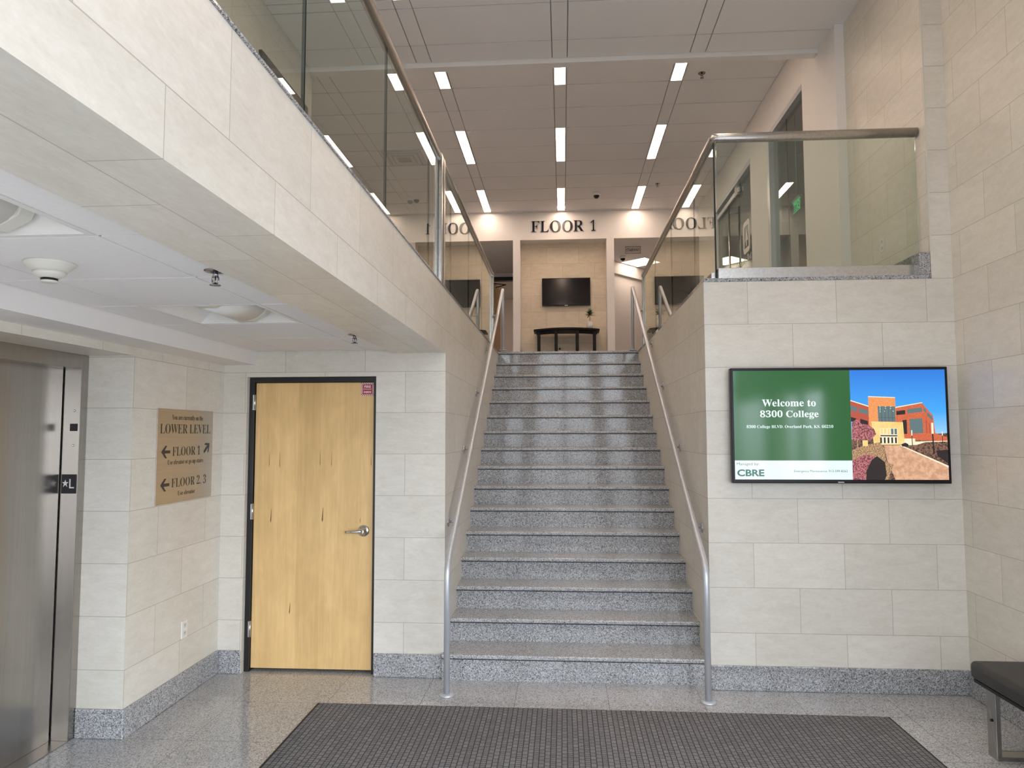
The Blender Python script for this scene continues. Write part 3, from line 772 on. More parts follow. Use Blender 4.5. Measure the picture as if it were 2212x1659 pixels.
# ================================================================== OUTLETS
def outlet(name, label, org, u, n, w=0.072, h=0.116):
    """org: centre; u: horizontal direction; n: outward normal"""
    t = thing(name, label, 'outlet', org, 'wall outlets')
    u, n = Vector(u), Vector(n); z = Vector((0, 0, 1))
    def P(a, b, d): return tuple(u * a + z * b + n * d)
    def plate(w_, h_, d0, d1, cb=0, mat=M_WHITE, nm='cover_plate', ca=0):
        vs_ = [P(ca + sx_ * w_ / 2, cb + sz_ * h_ / 2, d) for d in (d0, d1) for sx_, sz_ in ((-1, -1), (1, -1), (1, 1), (-1, 1))]
        return MB().mesh(vs_, [(0, 1, 2, 3), (4, 5, 6, 7), (0, 1, 5, 4), (1, 2, 6, 5), (2, 3, 7, 6), (3, 0, 4, 7)]).build(nm, mat, t, 0.0012)
    plate(w, h, 0, 0.006)
    for cb in (-0.026, 0.026):
        r = plate(0.034, 0.030, 0.006, 0.008, cb, M_CREAM, 'socket')
        for ca in (-0.008, 0.008):
            s_ = plate(0.003, 0.010, 0.0078, 0.0084, cb + 0.003, M_BLACKP, 'slot', ca)
            s_.parent = r
    return t
outlet('wall_outlet', 'white wall outlet low on the left stone wall under the directory plate', (XE, -0.374, 0.448), (0, 1, 0), (1, 0, 0))
outlet('wall_outlet', 'white wall outlet on the stone wall behind the right balcony glass', (XB, 0.745, 3.275), (0, -1, 0), (-1, 0, 0))
t = outlet('wall_outlet', 'small white outlet low on the niche wall under the black table', (-0.187, 8.349, 3.345), (1, 0, 0), (0, -1, 0), 0.07, 0.075)
q = MB().box(-0.018, 0.018, -0.035, -0.008, -0.016, 0.016).build('plug', M_BLACKP, t, 0.004)

# ================================================================== CEILING THINGS
# low-ceiling lamps (off): recessed box with a curved centre basket
def troffer(name, hole, label):
    x0, x1, y0, y1 = hole; cx_, cy_ = (x0 + x1) / 2, (y0 + y1) / 2; w = 0.305
    t = thing(name, label, 'ceiling light', (cx_, cy_, LZ), 'square ceiling lamps under the left balcony')
    w -= 0.004
    m = MB()
    f0 = w - 0.022
    for s in (-1, 1):
        m.box(s * f0, s * w, -w, w, 0.0, 0.01).box(-f0, f0, s * f0, s * w, 0.0, 0.01)
    m.build('frame', M_WHITE, t)
    m = MB()
    A = [(-f0, -f0, 0.008), (f0, -f0, 0.008), (f0, f0, 0.008), (-f0, f0, 0.008)]; B = [(-0.16, -0.27, 0.13), (0.16, -0.27, 0.13), (0.16, 0.27, 0.13), (-0.16, 0.27, 0.13)]
    m.mesh(A + B, [(0, 1, 5, 4), (1, 2, 6, 5), (2, 3, 7, 6), (3, 0, 4, 7), (4, 5, 6, 7)])
    m.build('reflector', M_WHITE, t)
    m = MB(); vs_ = []; n = 12
    for yy in (-0.205, 0.205):
        for k in range(n + 1):
            a_ = PI * k / n; vs_.append((0.125 * math.cos(a_), yy, 0.085 - 0.085 * math.sin(a_)))
    fs = [(k, k + 1, n + 2 + k, n + 1 + k) for k in range(n)]
    m.mesh(vs_, fs, 0, True); m.mesh(vs_[:n + 1], [tuple(range(n + 1))]); m.mesh(vs_[n + 1:], [tuple(range(n + 1))])
    m.build('lamp_basket', M_WHITE, t)
    for yy in (-0.228, 0.228):
        m = MB(); oct_ = [(0.148 * math.cos(a_), 0.100 - 0.104 * math.sin(a_)) for a_ in [PI * k / 5 for k in range(6)]]
        s = 1 if yy > 0 else -1
        m.prism(oct_, 'y', yy - 0.03, yy + 0.03); m.build('end_cap', M_CREAM, t, 0.004)
    return t
troffer('ceiling_lamp', troffers[0], 'square recessed ceiling lamp, switched off, above the wooden door hall')
troffer('ceiling_lamp', troffers[1], 'square recessed ceiling lamp, switched off, cut by the left photo edge')

# smoke detector
t = thing('smoke_detector', 'round white smoke detector under the low left ceiling', 'smoke detector', (-2.005, -2.72, LZ))
MB().lathe([(0.085, 0), (0.083, -0.008), (0.062, -0.028), (0.056, -0.034)]).build('base', M_CREAM, t)
MB().lathe([(0.056, -0.034), (0.050, -0.046), (0.036, -0.056), (0.030, -0.058)]).build('housing', M_CREAM, t)
MB().lathe([(0.028, -0.058), (0.028, -0.066)]).build('sensor_slots', M_BLACKP, t)
MB().lathe([(0.029, -0.066), (0.027, -0.072), (0.01, -0.073)]).build('cap', M_CREAM, t)

# sprinklers
M_SPRK = plain('sprinkler_metal', (0.30, 0.30, 0.31), 0.22, 1.0)
def sprinkler_mesh():
    t = thing('sprinkler', 'sprinkler', 'sprinkler', (0, 0, 0), 'ceiling sprinklers')
    MB().lathe([(0.043, 0), (0.043, -0.003), (0.036, -0.006), (0.026, -0.003), (0.024, -0.001)], seg=28).build('escutcheon', M_SPRK, t)
    m = MB().tube([(0, 0, -0.001), (0, 0, -0.026)], 0.010, 12)
    for s in (-1, 1): m.tube([(s * 0.008, 0, -0.022), (s * 0.012, 0, -0.030), (s * 0.012, 0, -0.044), (s * 0.004, 0, -0.053)], 0.0036, 8)
    m.tube([(0, 0, -0.026), (0, 0, -0.052)], 0.0032, 8)
    m.build('frame', M_SPRK, t)
    m = MB().lathe([(0.007, -0.050), (0.008, -0.055), (0.021, -0.0555), (0.021, -0.058), (0.006, -0.059)], seg=20)
    m.build('deflector', M_SPRK, t)
    return t
spr = sprinkler_mesh()
for i, (p, lab) in enumerate([((-1.462, -2.55, LZ), 'chrome ceiling sprinkler nearer the smoke detector, beside the stone beam'),
                              ((-1.446, -0.736, LZ), 'chrome ceiling sprinkler above the wooden door, beside the stone beam'),
                              ((1.479, 2.97, ZL), 'small ceiling sprinkler beside the right lamp row, near the ceiling drop'),
                              ((1.448, 6.67, ZL), 'small ceiling sprinkler beside the far end of the right lamp row')]):
    q = spr if i == 0 else copy_tree(spr)
    q.location = p; q['label'] = lab

# strip lamps of the lobby
M_SLOT = plain('lamp_slot', (0.75, 0.72, 0.68), 0.4)
def strip_lamp():
    t = thing('strip_light', 'strip light', 'ceiling light', (0, 0, 0), 'lit strip lamps of the lobby ceiling')
    hw, hl = 0.0755, LY[0][1] - LY[0][0]
    hl = hl / 2
    m = MB()
    for s in (-1, 1):
        m.box(s * (hw - 0.014), s * (hw - 0.002), -hl + 0.003, hl - 0.003, -0.004, 0.05); m.box(-hw + 0.014, hw - 0.014, s * (hl - 0.015), s * (hl - 0.003), -0.004, 0.05)
    m.build('frame', M_SLOT, t)
    MB().box(-hw + 0.0145, hw - 0.0145, -hl + 0.0155, hl - 0.0155, 0.004, 0.012).build('diffuser', M_LAMPON, t)
    MB().box(-hw + 0.014, hw - 0.014, -hl + 0.015, hl - 0.015, 0.05, 0.055).build('housing', M_SLOT, t)
    return t
sl0 = strip_lamp(); first = True
rn = ['left', 'middle', 'right']; dn = ['nearest, half hidden by the ceiling drop', 'halfway along the lobby', 'farthest, against the back wall']
for i, r in enumerate(ROWS):
    for j, y in enumerate(LY):
        q = sl0 if first else copy_tree(sl0); first = False
        q.location = ((r[0] + r[1]) / 2, (y[0] + y[1]) / 2, ZL)
        q['label'] = 'lit strip lamp in the %s ceiling row, %s' % (rn[i], dn[j])

for i, r in enumerate(ROWS):
    for j, y in enumerate(NLY):
        q = copy_tree(sl0)
        q.location = ((r[0] + r[1]) / 2, (y[0] + y[1]) / 2, ZN)
        q['label'] = 'lit strip lamp of the high ceiling, %s row, %s' % (rn[i], ('above the stair foot', 'towards the entrance')[j])

# dome cameras
def dome(loc_, label, s=1.0):
    t = thing('dome_camera', label, 'camera', loc_, 'dome cameras')
    MB().lathe([(0.068 * s, 0), (0.068 * s, -0.035 * s), (0.056 * s, -0.05 * s)], seg=24).build('housing', M_WHITE, t)
    MB().lathe([(0.052 * s, -0.048 * s)] + [(0.05 * s * math.cos(a_), -0.05 * s - 0.05 * s * math.sin(a_)) for a_ in [k * PI / 16 for k in range(8)]], seg=24).build('dome', M_BLACKP, t)
    return t
dome((0.462, 7.05, ZL), 'white dome camera on the lobby ceiling right of the middle lamp row')
dome((-2.78, 7.10, ZL), 'dome camera on the lobby ceiling seen through the left glass')
dome((1.10, 9.45, OZ + 0.004), 'dome camera beside the stairway sign')

# vent
t = thing('air_vent', 'square ceiling air vent seen through the left glass', 'vent', (-2.47, 5.25, ZL))
for k, w in enumerate((0.29, 0.22, 0.15)):
    m = MB(); z = -0.006 - 0.006 * k
    for s in (-1, 1): m.box(s * (w - 0.05), s * w, -w, w, z - 0.012, z).box(-w + 0.05, w - 0.05, s * (w - 0.05), s * w, z - 0.012, z)
    m.build('louvre_frame', M_PAINT_G, t)
MB().box(-0.29, 0.29, -0.29, 0.29, -0.006, -0.0005).build('back_plate', M_TBAR, t)

# lamp panel and sign in the right opening
t = thing('lamp_panel', 'bright square lamp panel on the ceiling beyond the stairway sign', 'ceiling light', (1.52, 9.98, OZ))
t.rotation_euler = (0, 0, math.atan2(d.y, d.x))
m = MB()
for s in (-1, 1): m.box(s * 0.29, s * 0.305, -0.305, 0.305, -0.006, 0.004).box(-0.29, 0.29, s * 0.29, s * 0.305, -0.006, 0.004)
m.build('frame', M_WHITE, t)
MB().box(-0.29, 0.29, -0.29, 0.29, -0.003, 0.003).build('diffuser', M_PANEL, t)
t = thing('lamp_panel', 'lamp panel on the corridor ceiling beyond the left opening', 'ceiling light', (-2.2, 12.3, OZ))
m = MB()
for s in (-1, 1): m.box(s * 0.29, s * 0.305, -0.305, 0.305, -0.006, 0.004).box(-0.29, 0.29, s * 0.29, s * 0.305, -0.006, 0.004)
m.build('frame', M_WHITE, t)
MB().box(-0.29, 0.29, -0.29, 0.29, -0.003, 0.003).build('diffuser', M_PANEL, t)
t = thing('stairway_sign', 'grey sign reading STAIRWAY hung at the top of the right opening', 'sign', (1.228, 8.66, 5.28))
MB().box(-0.147, 0.147, -0.004, 0.004, -0.068, 0.068).build('plate', M_GREY, t)
m = MB()
for s in (-1, 1): m.box(s * 0.139, s * 0.147, -0.006, -0.004, -0.068, 0.068).box(-0.139, 0.139, -0.006, -0.004, s * 0.060, s * 0.068)
m.build('border', M_MAROON, t)
m = MB(); letters(m, 'STAIRWAY', (-0.128, 0.128, -0.030, 0.030), lambda a, b, dd: (a, -0.0052 - dd, b), 0.0, False, 0.02); m.build('lettering', M_MAROON, t)
for s in (-0.13, 0.125): MB().box(s, s + 0.005, -0.002, 0.002, 0.068, 0.072).build('hanger', M_CHROME, t)

# FLOOR 1 letters
t = thing('floor_number', 'black raised letters FLOOR 1 high on the lobby back wall', 'lettering', (-0.108, YB, 5.6))
spans = [('F', -0.704, -0.549), ('L', -0.530, -0.374), ('O', -0.345, -0.160), ('O', -0.152, 0.058), ('R', 0.079, 0.273), ('1', 0.340, 0.478)]
spans = [('F', -0.704, -0.549), ('L', -0.530, -0.374), ('O', -0.350, -0.152), ('O', -0.128, 0.066), ('R', 0.079, 0.273), ('1', 0.400, 0.486)]
for ch, a0, a1 in spans:
    m = MB(); letters(m, ch, (a0 + 0.108, a1 + 0.108, -0.100 - (0.004 if ch == 'O' else 0), 0.100 + (0.004 if ch == 'O' else 0)), lambda a, b, dd: (a, -dd, b), 0.022, True, -0.013); m.build('letter', M_LETTER, t)

# ================================================================== OFFICE GLASS FRONT
t = thing('window_2', 'fixed office glass beside the glass office door', 'window', (XS, 2.95, FL), None, 'structure')
o8 = Vector((XS, 2.95, FL))
def loc8(ob): ob.matrix_parent_inverse = Matrix.Translation(-o8); return ob
gx = XS + 0.05
for a_, b_ in ((SY0, 3.0), (3.0, SY1 - 0.08)): loc8(pane('glass_panel', gx, gx + 0.01, a_ + 0.003, b_ - 0.003, FL + 0.01, STZ - 0.06, t))
loc8(MB().box(XS - 0.004, XS + 0.10, SY1 - 0.10, SY1 + 0.0, FL, STZ).box(XS - 0.004, XS + 0.10, SY0, SY1 - 0.1, STZ - 0.06, STZ).build('window_frame', M_RAIL, t))
t = thing('door_4', 'sliding glass office door with tall bar handles and white logo', 'door', (XS, 5.4, FL), None, 'structure')
o9 = Vector((XS, 5.4, FL))
def loc9(ob): ob.matrix_parent_inverse = Matrix.Translation(-o9); return ob
for a_, b_ in ((DY0, 5.22), (5.22, DY1)): loc9(pane('glass_panel', gx, gx + 0.01, a_ + 0.003, b_ - 0.003, FL + 0.01, DTZ - 0.06, t))
loc9(MB().box(XS - 0.004, XS + 0.11, DY0, DY1, DTZ - 0.07, DTZ).build('header', M_RAIL, t))
loc9(MB().box(gx - 0.035, gx - 0.008, 5.10, DY1 - 0.05, DTZ - 0.20, DTZ - 0.135).build('slide_rail', M_RAIL, t))
loc9(MB().box(gx - 0.045, gx - 0.005, 5.16, 5.30, DTZ - 0.23, DTZ - 0.07).build('roller_bracket', M_STEEL, t, 0.003))
for xx in (gx - 0.075, gx + 0.085):
    m = MB().tube([(xx, 5.55, FL + 0.25), (xx, 5.55, 5.12)], 0.014, 12)
    if xx < gx:
        for z in (5.02, FL + 0.4): m.tube([(gx - 0.07, 5.55, z), (gx + 0.08, 5.55, z)], 0.009, 8)
    loc9(m.build('pull_handle', M_STEEL, t))
# logo: rounded square with a tree-like mark, and the firm's name
lx = gx - 0.0012
m = MB()
def rrect(c0, c1, hw_, hh_, r, n=6):
    P = []
    for sx_, sz_, a0 in ((1, 1, 0), (-1, 1, PI / 2), (-1, -1, PI), (1, -1, 1.5 * PI)):
        for k in range(n + 1):
            a_ = a0 + PI / 2 * k / n; P.append((c0 + sx_ * (hw_ - r) + r * math.cos(a_), c1 + sz_ * (hh_ - r) + r * math.sin(a_)))
    return P
LYc, LZc = 4.865, 4.475
outer = rrect(LYc, LZc, 0.185, 0.225, 0.09); inner = rrect(LYc, LZc, 0.110, 0.150, 0.004)
n = len(outer)
m.mesh([(lx, p[0], p[1]) for p in outer] + [(lx, p[0], p[1]) for p in inner], [(i, (i + 1) % n, n + (i + 1) % n, n + i) for i in range(n)])
m.face([(lx, LYc + 0.085, LZc - 0.06), (lx, LYc - 0.085, LZc - 0.06), (lx, LYc, LZc + 0.12)])
m.face([(lx, LYc + 0.02, LZc - 0.13), (lx, LYc - 0.02, LZc - 0.13), (lx, LYc - 0.02, LZc - 0.05), (lx, LYc + 0.02, LZc - 0.05)])
loc9(m.build('logo', M_FROST, t))
m = MB(); letters(m, 'Security 1st Fi', (-5.46, -4.44, 4.085, 4.225), lambda a, b, dd: (lx, -a, b), 0.0, True, -0.006); loc9(m.build('lettering', M_FROST, t))
# exit sign inside the office, seen from behind through the glass
t = thing('exit_sign', 'green lit EXIT sign hanging inside the office behind the glass', 'exit sign', (2.62, 3.34, 4.42))
MB().box(-0.004, 0.004, -0.135, 0.135, -0.065, 0.065).build('panel', plain('exit_panel', (0.02, 0.10, 0.05), 0.2), t)
m = MB(); letters(m, 'EXIT', (-0.11, 0.11, -0.05, 0.05), lambda a, b, dd: (-0.0052, a, b), 0.0, False, 0.03); 
m.box(-0.0055, -0.0045, -0.135, 0.135, 0.056, 0.065).box(-0.0055, -0.0045, -0.135, 0.135, -0.065, -0.056)
m.build('lettering', M_GREENLIT, t)
MB().box(-0.02, 0.02, -0.14, 0.14, 0.065, 0.095).build('bracket', M_RAIL, t)
MB().tube([(0, 0, 0.095), (0, 0, 1.14)], 0.006, 8).build('stem', M_RAIL, t)

# door in the left corridor
t = thing('door_5', 'maple door standing open in the corridor beyond the left opening', 'door', (-1.70, 10.85, FL), None, 'structure')
MB().box(-0.03, 0.03, -0.08, 0.06, 0, 2.39).box(0.03, 0.75, -0.08, 0.06, 2.31, 2.39).build('door_frame', M_BLACK, t)
m = MB().box(0, 0.04, 0.07, 0.98, 0.01, 2.29); q = m.build('door_leaf', M_MAPLE, t); q.rotation_euler = (0, 0, -0.06)
MB().tube([(0.03, 0.0, 2.26), (0.30, 0.05, 2.24), (0.06, 0.25, 2.22)], 0.012, 8).build('door_closer', M_BLACK, t)

# ================================================================== NICHE: screen, table, vase
t = thing('wall_television', 'switched-off black television on the niche stone wall above the table', 'television', (-0.060, 8.30, 4.415), 'wall televisions')
MB().box(-0.452, 0.452, -0.02, 0.02, -0.262, 0.262).build('bezel', M_BLACKP, t, 0.004)
MB().box(-0.440, 0.440, -0.022, -0.0195, -0.245, 0.250).build('screen', plain('dark_screen', (0.005, 0.005, 0.007), 0.12, spec=0.35), t)
MB().box(-0.2, 0.2, 0.02, 0.05, -0.15, 0.15).build('wall_mount', M_BLACKP, t)
MB().box(-0.03, 0.03, -0.022, -0.02, -0.259, -0.253).build('maker_badge', M_CHROME, t)

t = thing('console_table', 'black half-round console table against the niche wall', 'table', (-0.06, 8.05, FL))
def arc(r0, hw_, n=24):
    return [(-hw_ + 2 * hw_ * k / n, -r0 * (1 - (2 * k / n - 1) ** 2)) for k in range(n + 1)]
top = [(x, y - 0.10) for x, y in arc(0.22, 0.60)] + [(0.60, 0.27), (-0.60, 0.27)]
MB().prism(top, 'z', 0.755, 0.792).build('table_top', M_DARKWOOD, t, 0.004)
ap = [(x, y - 0.07) for x, y in arc(0.21, 0.55)]; ap2 = [(x, y + 0.02) for x, y in ap][::-1]
MB().prism(ap + ap2, 'z', 0.690, 0.756).build('apron', M_DARKWOOD, t)
for x, y in ((-0.505, -0.09), (-0.19, -0.235), (0.19, -0.235), (0.505, -0.09)):
    MB().box(x - 0.029, x + 0.029, y - 0.024, y + 0.034, 0, 0.757).build('leg', M_DARKWOOD, t, 0.003)
VX, VY, VZ = 0.363, 7.94, FL + 0.7925
t = thing('vase', 'white ceramic vase with a slim gold neck on the black table', 'vase', (VX, VY, VZ))
MB().lathe([(0.05, 0), (0.057, 0.004), (0.0585, 0.103), (0.053, 0.112), (0.016, 0.140), (0.012, 0.142)]).build('body', M_SIGNW, t)
MB().lathe([(0.0125, 0.140), (0.011, 0.156), (0.011, 0.238), (0.014, 0.244)], seg=18).build('neck', M_BRASS, t)
t = thing('grass_plant', 'spiky green plant standing in the gold-necked vase', 'plant', (VX, VY, VZ + 0.248))
m = MB(); rnd = random.Random(3)
for k in range(150):
    az = rnd.uniform(0, 2 * PI); el = rnd.uniform(-0.1, 1.45); Ln = rnd.uniform(0.10, 0.155); wd = rnd.uniform(0.005, 0.0085)
    dirh = Vector((math.cos(az), math.sin(az), 0)); side = Vector((-math.sin(az), math.cos(az), 0)); pts = []
    for s in range(6):
        q = s / 5.0; p = dirh * (Ln * q * math.cos(el)) + Vector((0, 0, Ln * q * math.sin(el) - 0.03 * q * q * math.cos(el)))
        ww = wd * (1 - q) ** 0.6 if q > 0.15 else wd * 0.7
        pts.append((p - side * ww, p + side * ww))
    for s in range(5): m.mesh([tuple(pts[s][0]), tuple(pts[s][1]), tuple(pts[s + 1][1]), tuple(pts[s + 1][0])], [(0, 1, 2, 3)])
m.build('leaves', M_LEAF, t)
MB().tube([(0, 0, 0.0), (0, 0, 0.02)], 0.006, 8).build('stem', M_LEAF, t)

# ================================================================== LIT SCREEN ON THE RIGHT WALL
TX0, TX1, TZ0, TZ1, TY = 1.030, 2.487, 1.420, 2.216, -0.085
t = thing('wall_television', 'lit display screen welcoming visitors on the stone wall right of the stairs', 'television', ((TX0 + TX1) / 2, -0.05, (TZ0 + TZ1) / 2), 'wall televisions')
o10 = Vector(((TX0 + TX1) / 2, -0.05, (TZ0 + TZ1) / 2))
def loc10(ob): ob.matrix_parent_inverse = Matrix.Translation(-o10); return ob
loc10(MB().box(TX0, TX1, TY + 0.004, TY + 0.055, TZ0, TZ1).build('bezel', M_BLACKP, t, 0.005))
loc10(MB().box(TX0 + 0.45, TX1 - 0.45, TY + 0.055, 0.0, TZ0 + 0.2, TZ1 - 0.2).build('wall_mount', M_BLACKP, t))
loc10(MB().box((TX0 + TX1) / 2 - 0.02, (TX0 + TX1) / 2 + 0.02, TY + 0.0025, TY + 0.0045, TZ0 + 0.006, TZ0 + 0.011).build('maker_badge', M_CHROME, t))
SX0, SX1, SZ0, SZ1 = TX0 + 0.019, TX1 - 0.019, TZ0 + 0.026, TZ1 - 0.020
def lit(name, col, st=0.86):
    tt = NT(name); tt.set(Base_Color=tuple(c * 0.05 for c in col), Emission_Color=col, Emission_Strength=st, Roughness=0.09, Specular_IOR_Level=0.6); return tt.m
def sky_mat():
    tt = NT('screen_sky'); co = tt.coords('Object'); sp = tt.new('ShaderNodeSeparateXYZ'); tt.link(co, sp.inputs[0])
    mr = tt.new('ShaderNodeMapRange'); mr.inputs[1].default_value = 1.75; mr.inputs[2].default_value = 2.2; tt.link(sp.outputs[2], mr.inputs[0])
    c_ = tt.ramp(mr.outputs[0], [(0, (0.33, 0.66, 1.0)), (0.35, (0.05, 0.40, 0.96)), (1, (0.012, 0.19, 0.74))])
    tt.set(Base_Color=(0.01, 0.02, 0.04), Emission_Color=c_, Emission_Strength=0.86, Roughness=0.09, Specular_IOR_Level=0.6); return tt.m
def speckle(name, a_, b_, scale):
    tt = NT(name); f = tt.noise(tt.coords(), scale, 4, 0.7)
    tt.set(Base_Color=(0.02, 0.02, 0.02), Emission_Color=tt.ramp(f, [(0.42, a_), (0.58, b_)]), Emission_Strength=0.86, Roughness=0.09, Specular_IOR_Level=0.6); return tt.m
SM = [lit('screen_green', (0.018, 0.12, 0.028)), lit('screen_white', (0.80, 0.97, 0.95)), sky_mat(), speckle('screen_brick', (0.58, 0.10, 0.035), (0.74, 0.17, 0.06), 160), speckle('screen_brick_lit', (0.84, 0.27, 0.07), (0.98, 0.37, 0.12), 160),
      lit('screen_glass', (0.12, 0.19, 0.20)), lit('screen_dark', (0.022, 0.014, 0.016)), speckle('screen_sand', (0.92, 0.63, 0.20), (1.0, 0.74, 0.28), 30), speckle('screen_path', (0.60, 0.32, 0.18), (0.80, 0.46, 0.29), 25),
      speckle('screen_shrub', (0.035, 0.012, 0.016), (0.28, 0.14, 0.08), 90), speckle('screen_blossom', (0.10, 0.02, 0.03), (0.66, 0.20, 0.22), 110), lit('screen_pale', (0.95, 0.86, 0.62)),
      speckle('screen_grass', (0.20, 0.09, 0.04), (0.66, 0.42, 0.22), 120), lit('screen_brick_shade', (0.50, 0.09, 0.055)), lit('screen_teal', (0.02, 0.15, 0.115)), lit('screen_ink', (0.07, 0.09, 0.10))]
split = SX0 + (SX1 - SX0) * 0.5555; wtop = SZ0 + (SZ1 - SZ0) * 0.173
m = MB(); lay = [0]
def flat(poly, mi, k):
    m.face([(p[0], TY + 0.003 - 0.00025 * k, p[1]) for p in poly], mi)
R4 = lambda a0, a1, b0, b1: [(a0, b0), (a1, b0), (a1, b1), (a0, b1)]
flat(R4(SX0, split, wtop, SZ1), 0, 0); flat(R4(SX0, split, SZ0, wtop), 1, 0)
flat(R4(split, SX1, SZ0, SZ1), 2, 0)
def pc(x, y):   # drawing units of the picture on the screen: 0..1230 across, 0..1445 down
    return (split + (x - 110) / 1232.0 * (SX1 - split), SZ1 - (y - 92) / 1448.0 * (SZ1 - SZ0))
def pic(pts, mi, k): flat([pc(max(110, min(1342, x)), max(92, min(1540, y))) for x, y in pts], mi, k)
pic([(110, 1010), (1342, 930), (1342, 1540), (110, 1540)], 9, 1)                      # planting bed
pic([(110, 495), (345, 575), (345, 830), (110, 760)], 13, 2)                          # left wing
pic([(110, 490), (345, 568), (345, 582), (110, 503)], 11, 3)
pic([(110, 563), (197, 590), (197, 648), (110, 625)], 5, 3); pic([(220, 595), (336, 630), (336, 685), (220, 655)], 5, 3)
pic([(110, 715), (180, 735), (180, 790), (110, 775)], 6, 3); pic([(230, 738), (330, 770), (330, 825), (230, 800)], 6, 3)
pic([(690, 590), (1035, 535), (1170, 700), (1190, 930), (1342, 985), (1342, 1040), (690, 1010)], 3, 2)   # right wing
pic([(690, 584), (1035, 524), (1045, 532), (690, 598)], 11, 3)
pic([(700, 640), (815, 625), (815, 680), (700, 692)], 6, 3); pic([(840, 618), (1030, 590), (1035, 650), (840, 672)], 5, 3)
pic([(1050, 590), (1085, 628), (1085, 668), (1052, 640)], 5, 3); pic([(1095, 650), (1165, 720), (1160, 765), (1095, 700)], 5, 3)
pic([(775, 760), (830, 752), (830, 940), (785, 940)], 6, 3); pic([(865, 745), (1030, 735), (1040, 930), (870, 935)], 5, 3)
pic([(1070, 745), (1090, 770), (1095, 930), (1075, 930)], 13, 3); pic([(1110, 790), (1128, 812), (1132, 930), (1114, 930)], 13, 3)
pic([(342, 447), (692, 462), (692, 780), (375, 850), (342, 830)], 4, 3)                # tower
pic([(342, 440), (692, 455), (692, 465), (342, 452)], 11, 4)
pic([(460, 572), (688, 578), (688, 780), (465, 775)], 5, 4)
for k in range(1, 5): pic([(460 + 46 * k - 3, 574), (460 + 46 * k + 3, 574), (463 + 46 * k + 3, 778), (463 + 46 * k - 3, 778)], 15, 5)
pic([(462, 720), (688, 726), (688, 732), (462, 726)], 15, 5)
for px, py in ((492, 577), (492, 600), (492, 622), (492, 648), (560, 580), (560, 604), (550, 640), (632, 580), (628, 604), (660, 640)): pic([(px - 5, py - 5), (px + 5, py - 5), (px + 5, py + 5), (px - 5, py + 5)], 1, 5)
pic([(372, 775), (780, 785), (795, 1080), (395, 1085)], 7, 5)                          # portal
pic([(480, 865), (705, 868), (705, 1070), (480, 1068)], 11, 6)
for k in range(5): pic([(487 + 45 * k, 872), (518 + 45 * k, 872), (518 + 45 * k, 945), (487 + 45 * k, 945)], 5 if k > 2 else 7, 7)
pic([(484, 955), (702, 957), (702, 972), (484, 970)], 6, 7)
for k in range(5): pic([(478 + 48 * k, 985), (500 + 48 * k, 985), (500 + 48 * k, 1062), (478 + 48 * k, 1062)], 6, 7)
pic([(790, 1000), (930, 1000), (930, 1040), (1342, 1030), (1342, 1070), (790, 1090)], 11, 4)   # low wall
pic([(525, 1090), (720, 1088), (1342, 1375), (1342, 1540), (660, 1540), (560, 1290)], 8, 4)    # path
pic([(720, 1088), (750, 1088), (1342, 1355), (1342, 1380)], 11, 5)
pic([(940, 1085), (1060, 1050), (1342, 1040), (1342, 1150), (1100, 1180)], 9, 5); pic([(1190, 1160), (1342, 1150), (1342, 1330), (1210, 1230)], 6, 6)
pic([(750, 1075), (800, 1055), (840, 1075), (835, 1105), (760, 1105)], 6, 6)
pic([(110, 1150), (300, 1080), (480, 1050), (530, 1130), (545, 1300), (640, 1350), (560, 1540), (110, 1540)], 12, 6)   # grasses and shrubs
pic([(110, 1290), (260, 1210), (400, 1230), (520, 1330), (545, 1480), (520, 1540), (110, 1540)], 10, 7)
pic([(360, 1280), (430, 1230), (530, 1310), (545, 1480), (520, 1540), (280, 1540), (290, 1420)], 6, 8)
pic([(110, 1420), (190, 1390), (270, 1440), (250, 1540), (110, 1540)], 10, 9)
pic([(120, 780), (190, 740), (230, 800), (330, 820), (400, 870), (430, 940), (360, 1020), (250, 1010), (150, 1030), (110, 990)], 10, 8)    # tree
pic([(172, 1000), (190, 1000), (196, 1230), (180, 1230)], 12, 9)
pic([(248, 1025), (318, 1022), (318, 1100), (250, 1102)], 7, 9)
for px, y0_, y1_, w in ((888, 890, 1090, 7), (1155, 795, 1195, 14), (1278, 910, 1055, 6)):
    ym = y0_ + (y1_ - y0_) * 0.36
    pic([(px - w, y0_), (px + w, y0_), (px + w, ym), (px - w, ym)], 11, 9); pic([(px - w * 0.6, ym), (px + w * 0.6, ym), (px + w * 1.2, y1_), (px - w * 0.2, y1_)], 6, 9)
loc10(m.build('screen', SM, t))
def scr(u, v):     # fraction of the left panel across and of the screen down
    return SX0 + u * (split - SX0), SZ1 - v * (SZ1 - SZ0)
m = MB()
plS = lambda a, b, dd: (a, TY + 0.0018, b)
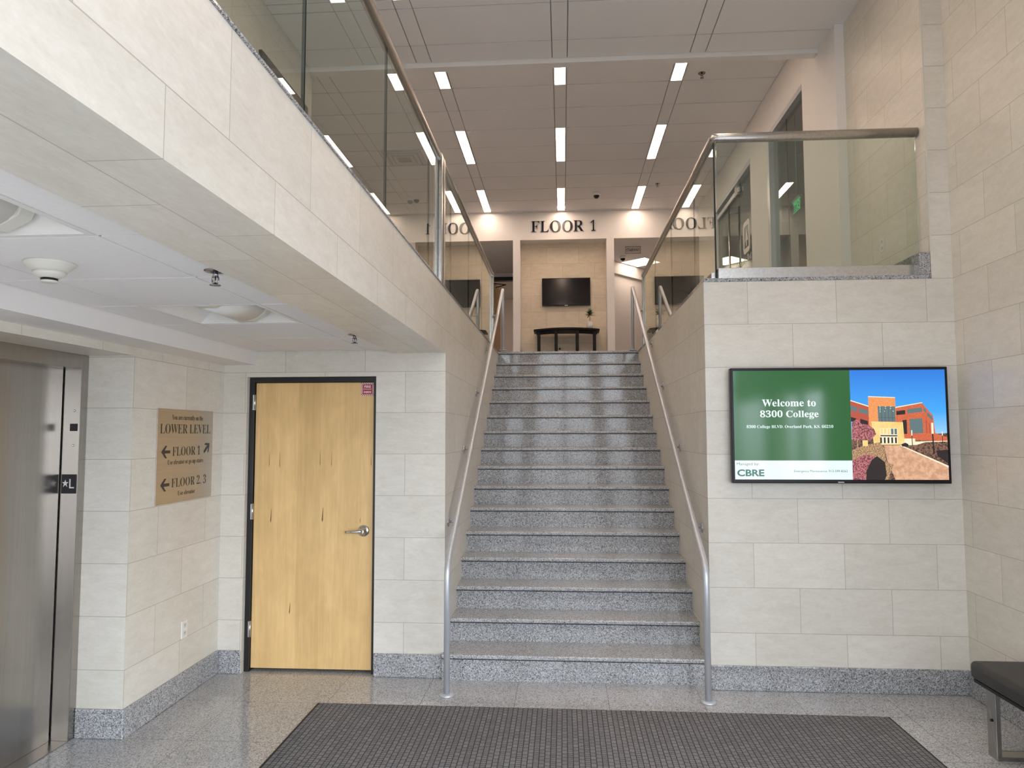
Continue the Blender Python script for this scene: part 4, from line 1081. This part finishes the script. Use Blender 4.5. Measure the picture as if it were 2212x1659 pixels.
def sline(txt, u0, u1, v0, v1, mi, serif, thin):
    m = MB(); a0, b1 = scr(u0, v0); a1, b0 = scr(u1, v1); letters(m, txt, (a0, a1, b0, b1), plS, 0.0, serif, thin)
    loc10(m.build('screen_lettering', (SM[1], SM[15], SM[14])[mi], t))
sline('Welcome to', 0.245, 0.706, 0.266, 0.331, 0, True, 0.004)
sline('8300 College', 0.226, 0.726, 0.367, 0.447, 0, True, 0.004)
sline('8300 College BLVD. Overland Park, KS. 66210', 0.108, 0.848, 0.502, 0.537, 0, True, 0.0)
sline('Managed by:', 0.016, 0.208, 0.846, 0.878, 1, False, 0.0)
sline('CBRE', 0.018, 0.250, 0.908, 0.972, 2, False, 0.035)
sline('Emergency Maintenance: 913-599-8262', 0.505, 0.958, 0.912, 0.940, 1, False, 0.0)

# ================================================================== MAT AND BENCH
t = thing('floor_mat', 'large grey textured entrance mat on the granite floor', 'mat', (0.065, -2.0, 0.0))
MB().box(-1.815, 1.81, -3.2, 1.57, 0.0005, 0.006).build('rubber_edge', M_RUBBER, t, 0.002)
MB().box(-1.797, 1.792, -3.18, 1.552, 0.006, 0.011).build('carpet_face', M_MAT, t)
t = thing('bench', 'low dark leather bench on steel loop legs against the right wall', 'bench', (2.372, -1.9, 0))
MB().box(-0.205, 0.215, -1.05, 1.10, 0.372, 0.472).build('seat', M_LEATHER, t, 0.03, 4)
MB().box(-0.19, 0.20, -1.03, 1.08, 0.355, 0.3725).build('seat_frame', M_BLACKP, t)
for yy in (-0.85, 0.93):
    m = MB(); w = 0.043
    m.box(-0.185, -0.161, yy - w, yy + w, 0.022, 0.356).box(0.161, 0.185, yy - w, yy + w, 0.022, 0.356).box(-0.185, 0.185, yy - w, yy + w, 0, 0.022)
    m.box(-0.161, 0.161, yy - w, yy + w, 0.344, 0.356)
    lg = m.build('leg_frame', M_STEELD, t, 0.002)
    MB().lathe([(0.008, 0), (0.008, 0.004), (0.004, 0.006)], (-0.185, yy, 0.20), 'x', 12, 0, -1).build('bolt', M_BLACKP, lg)
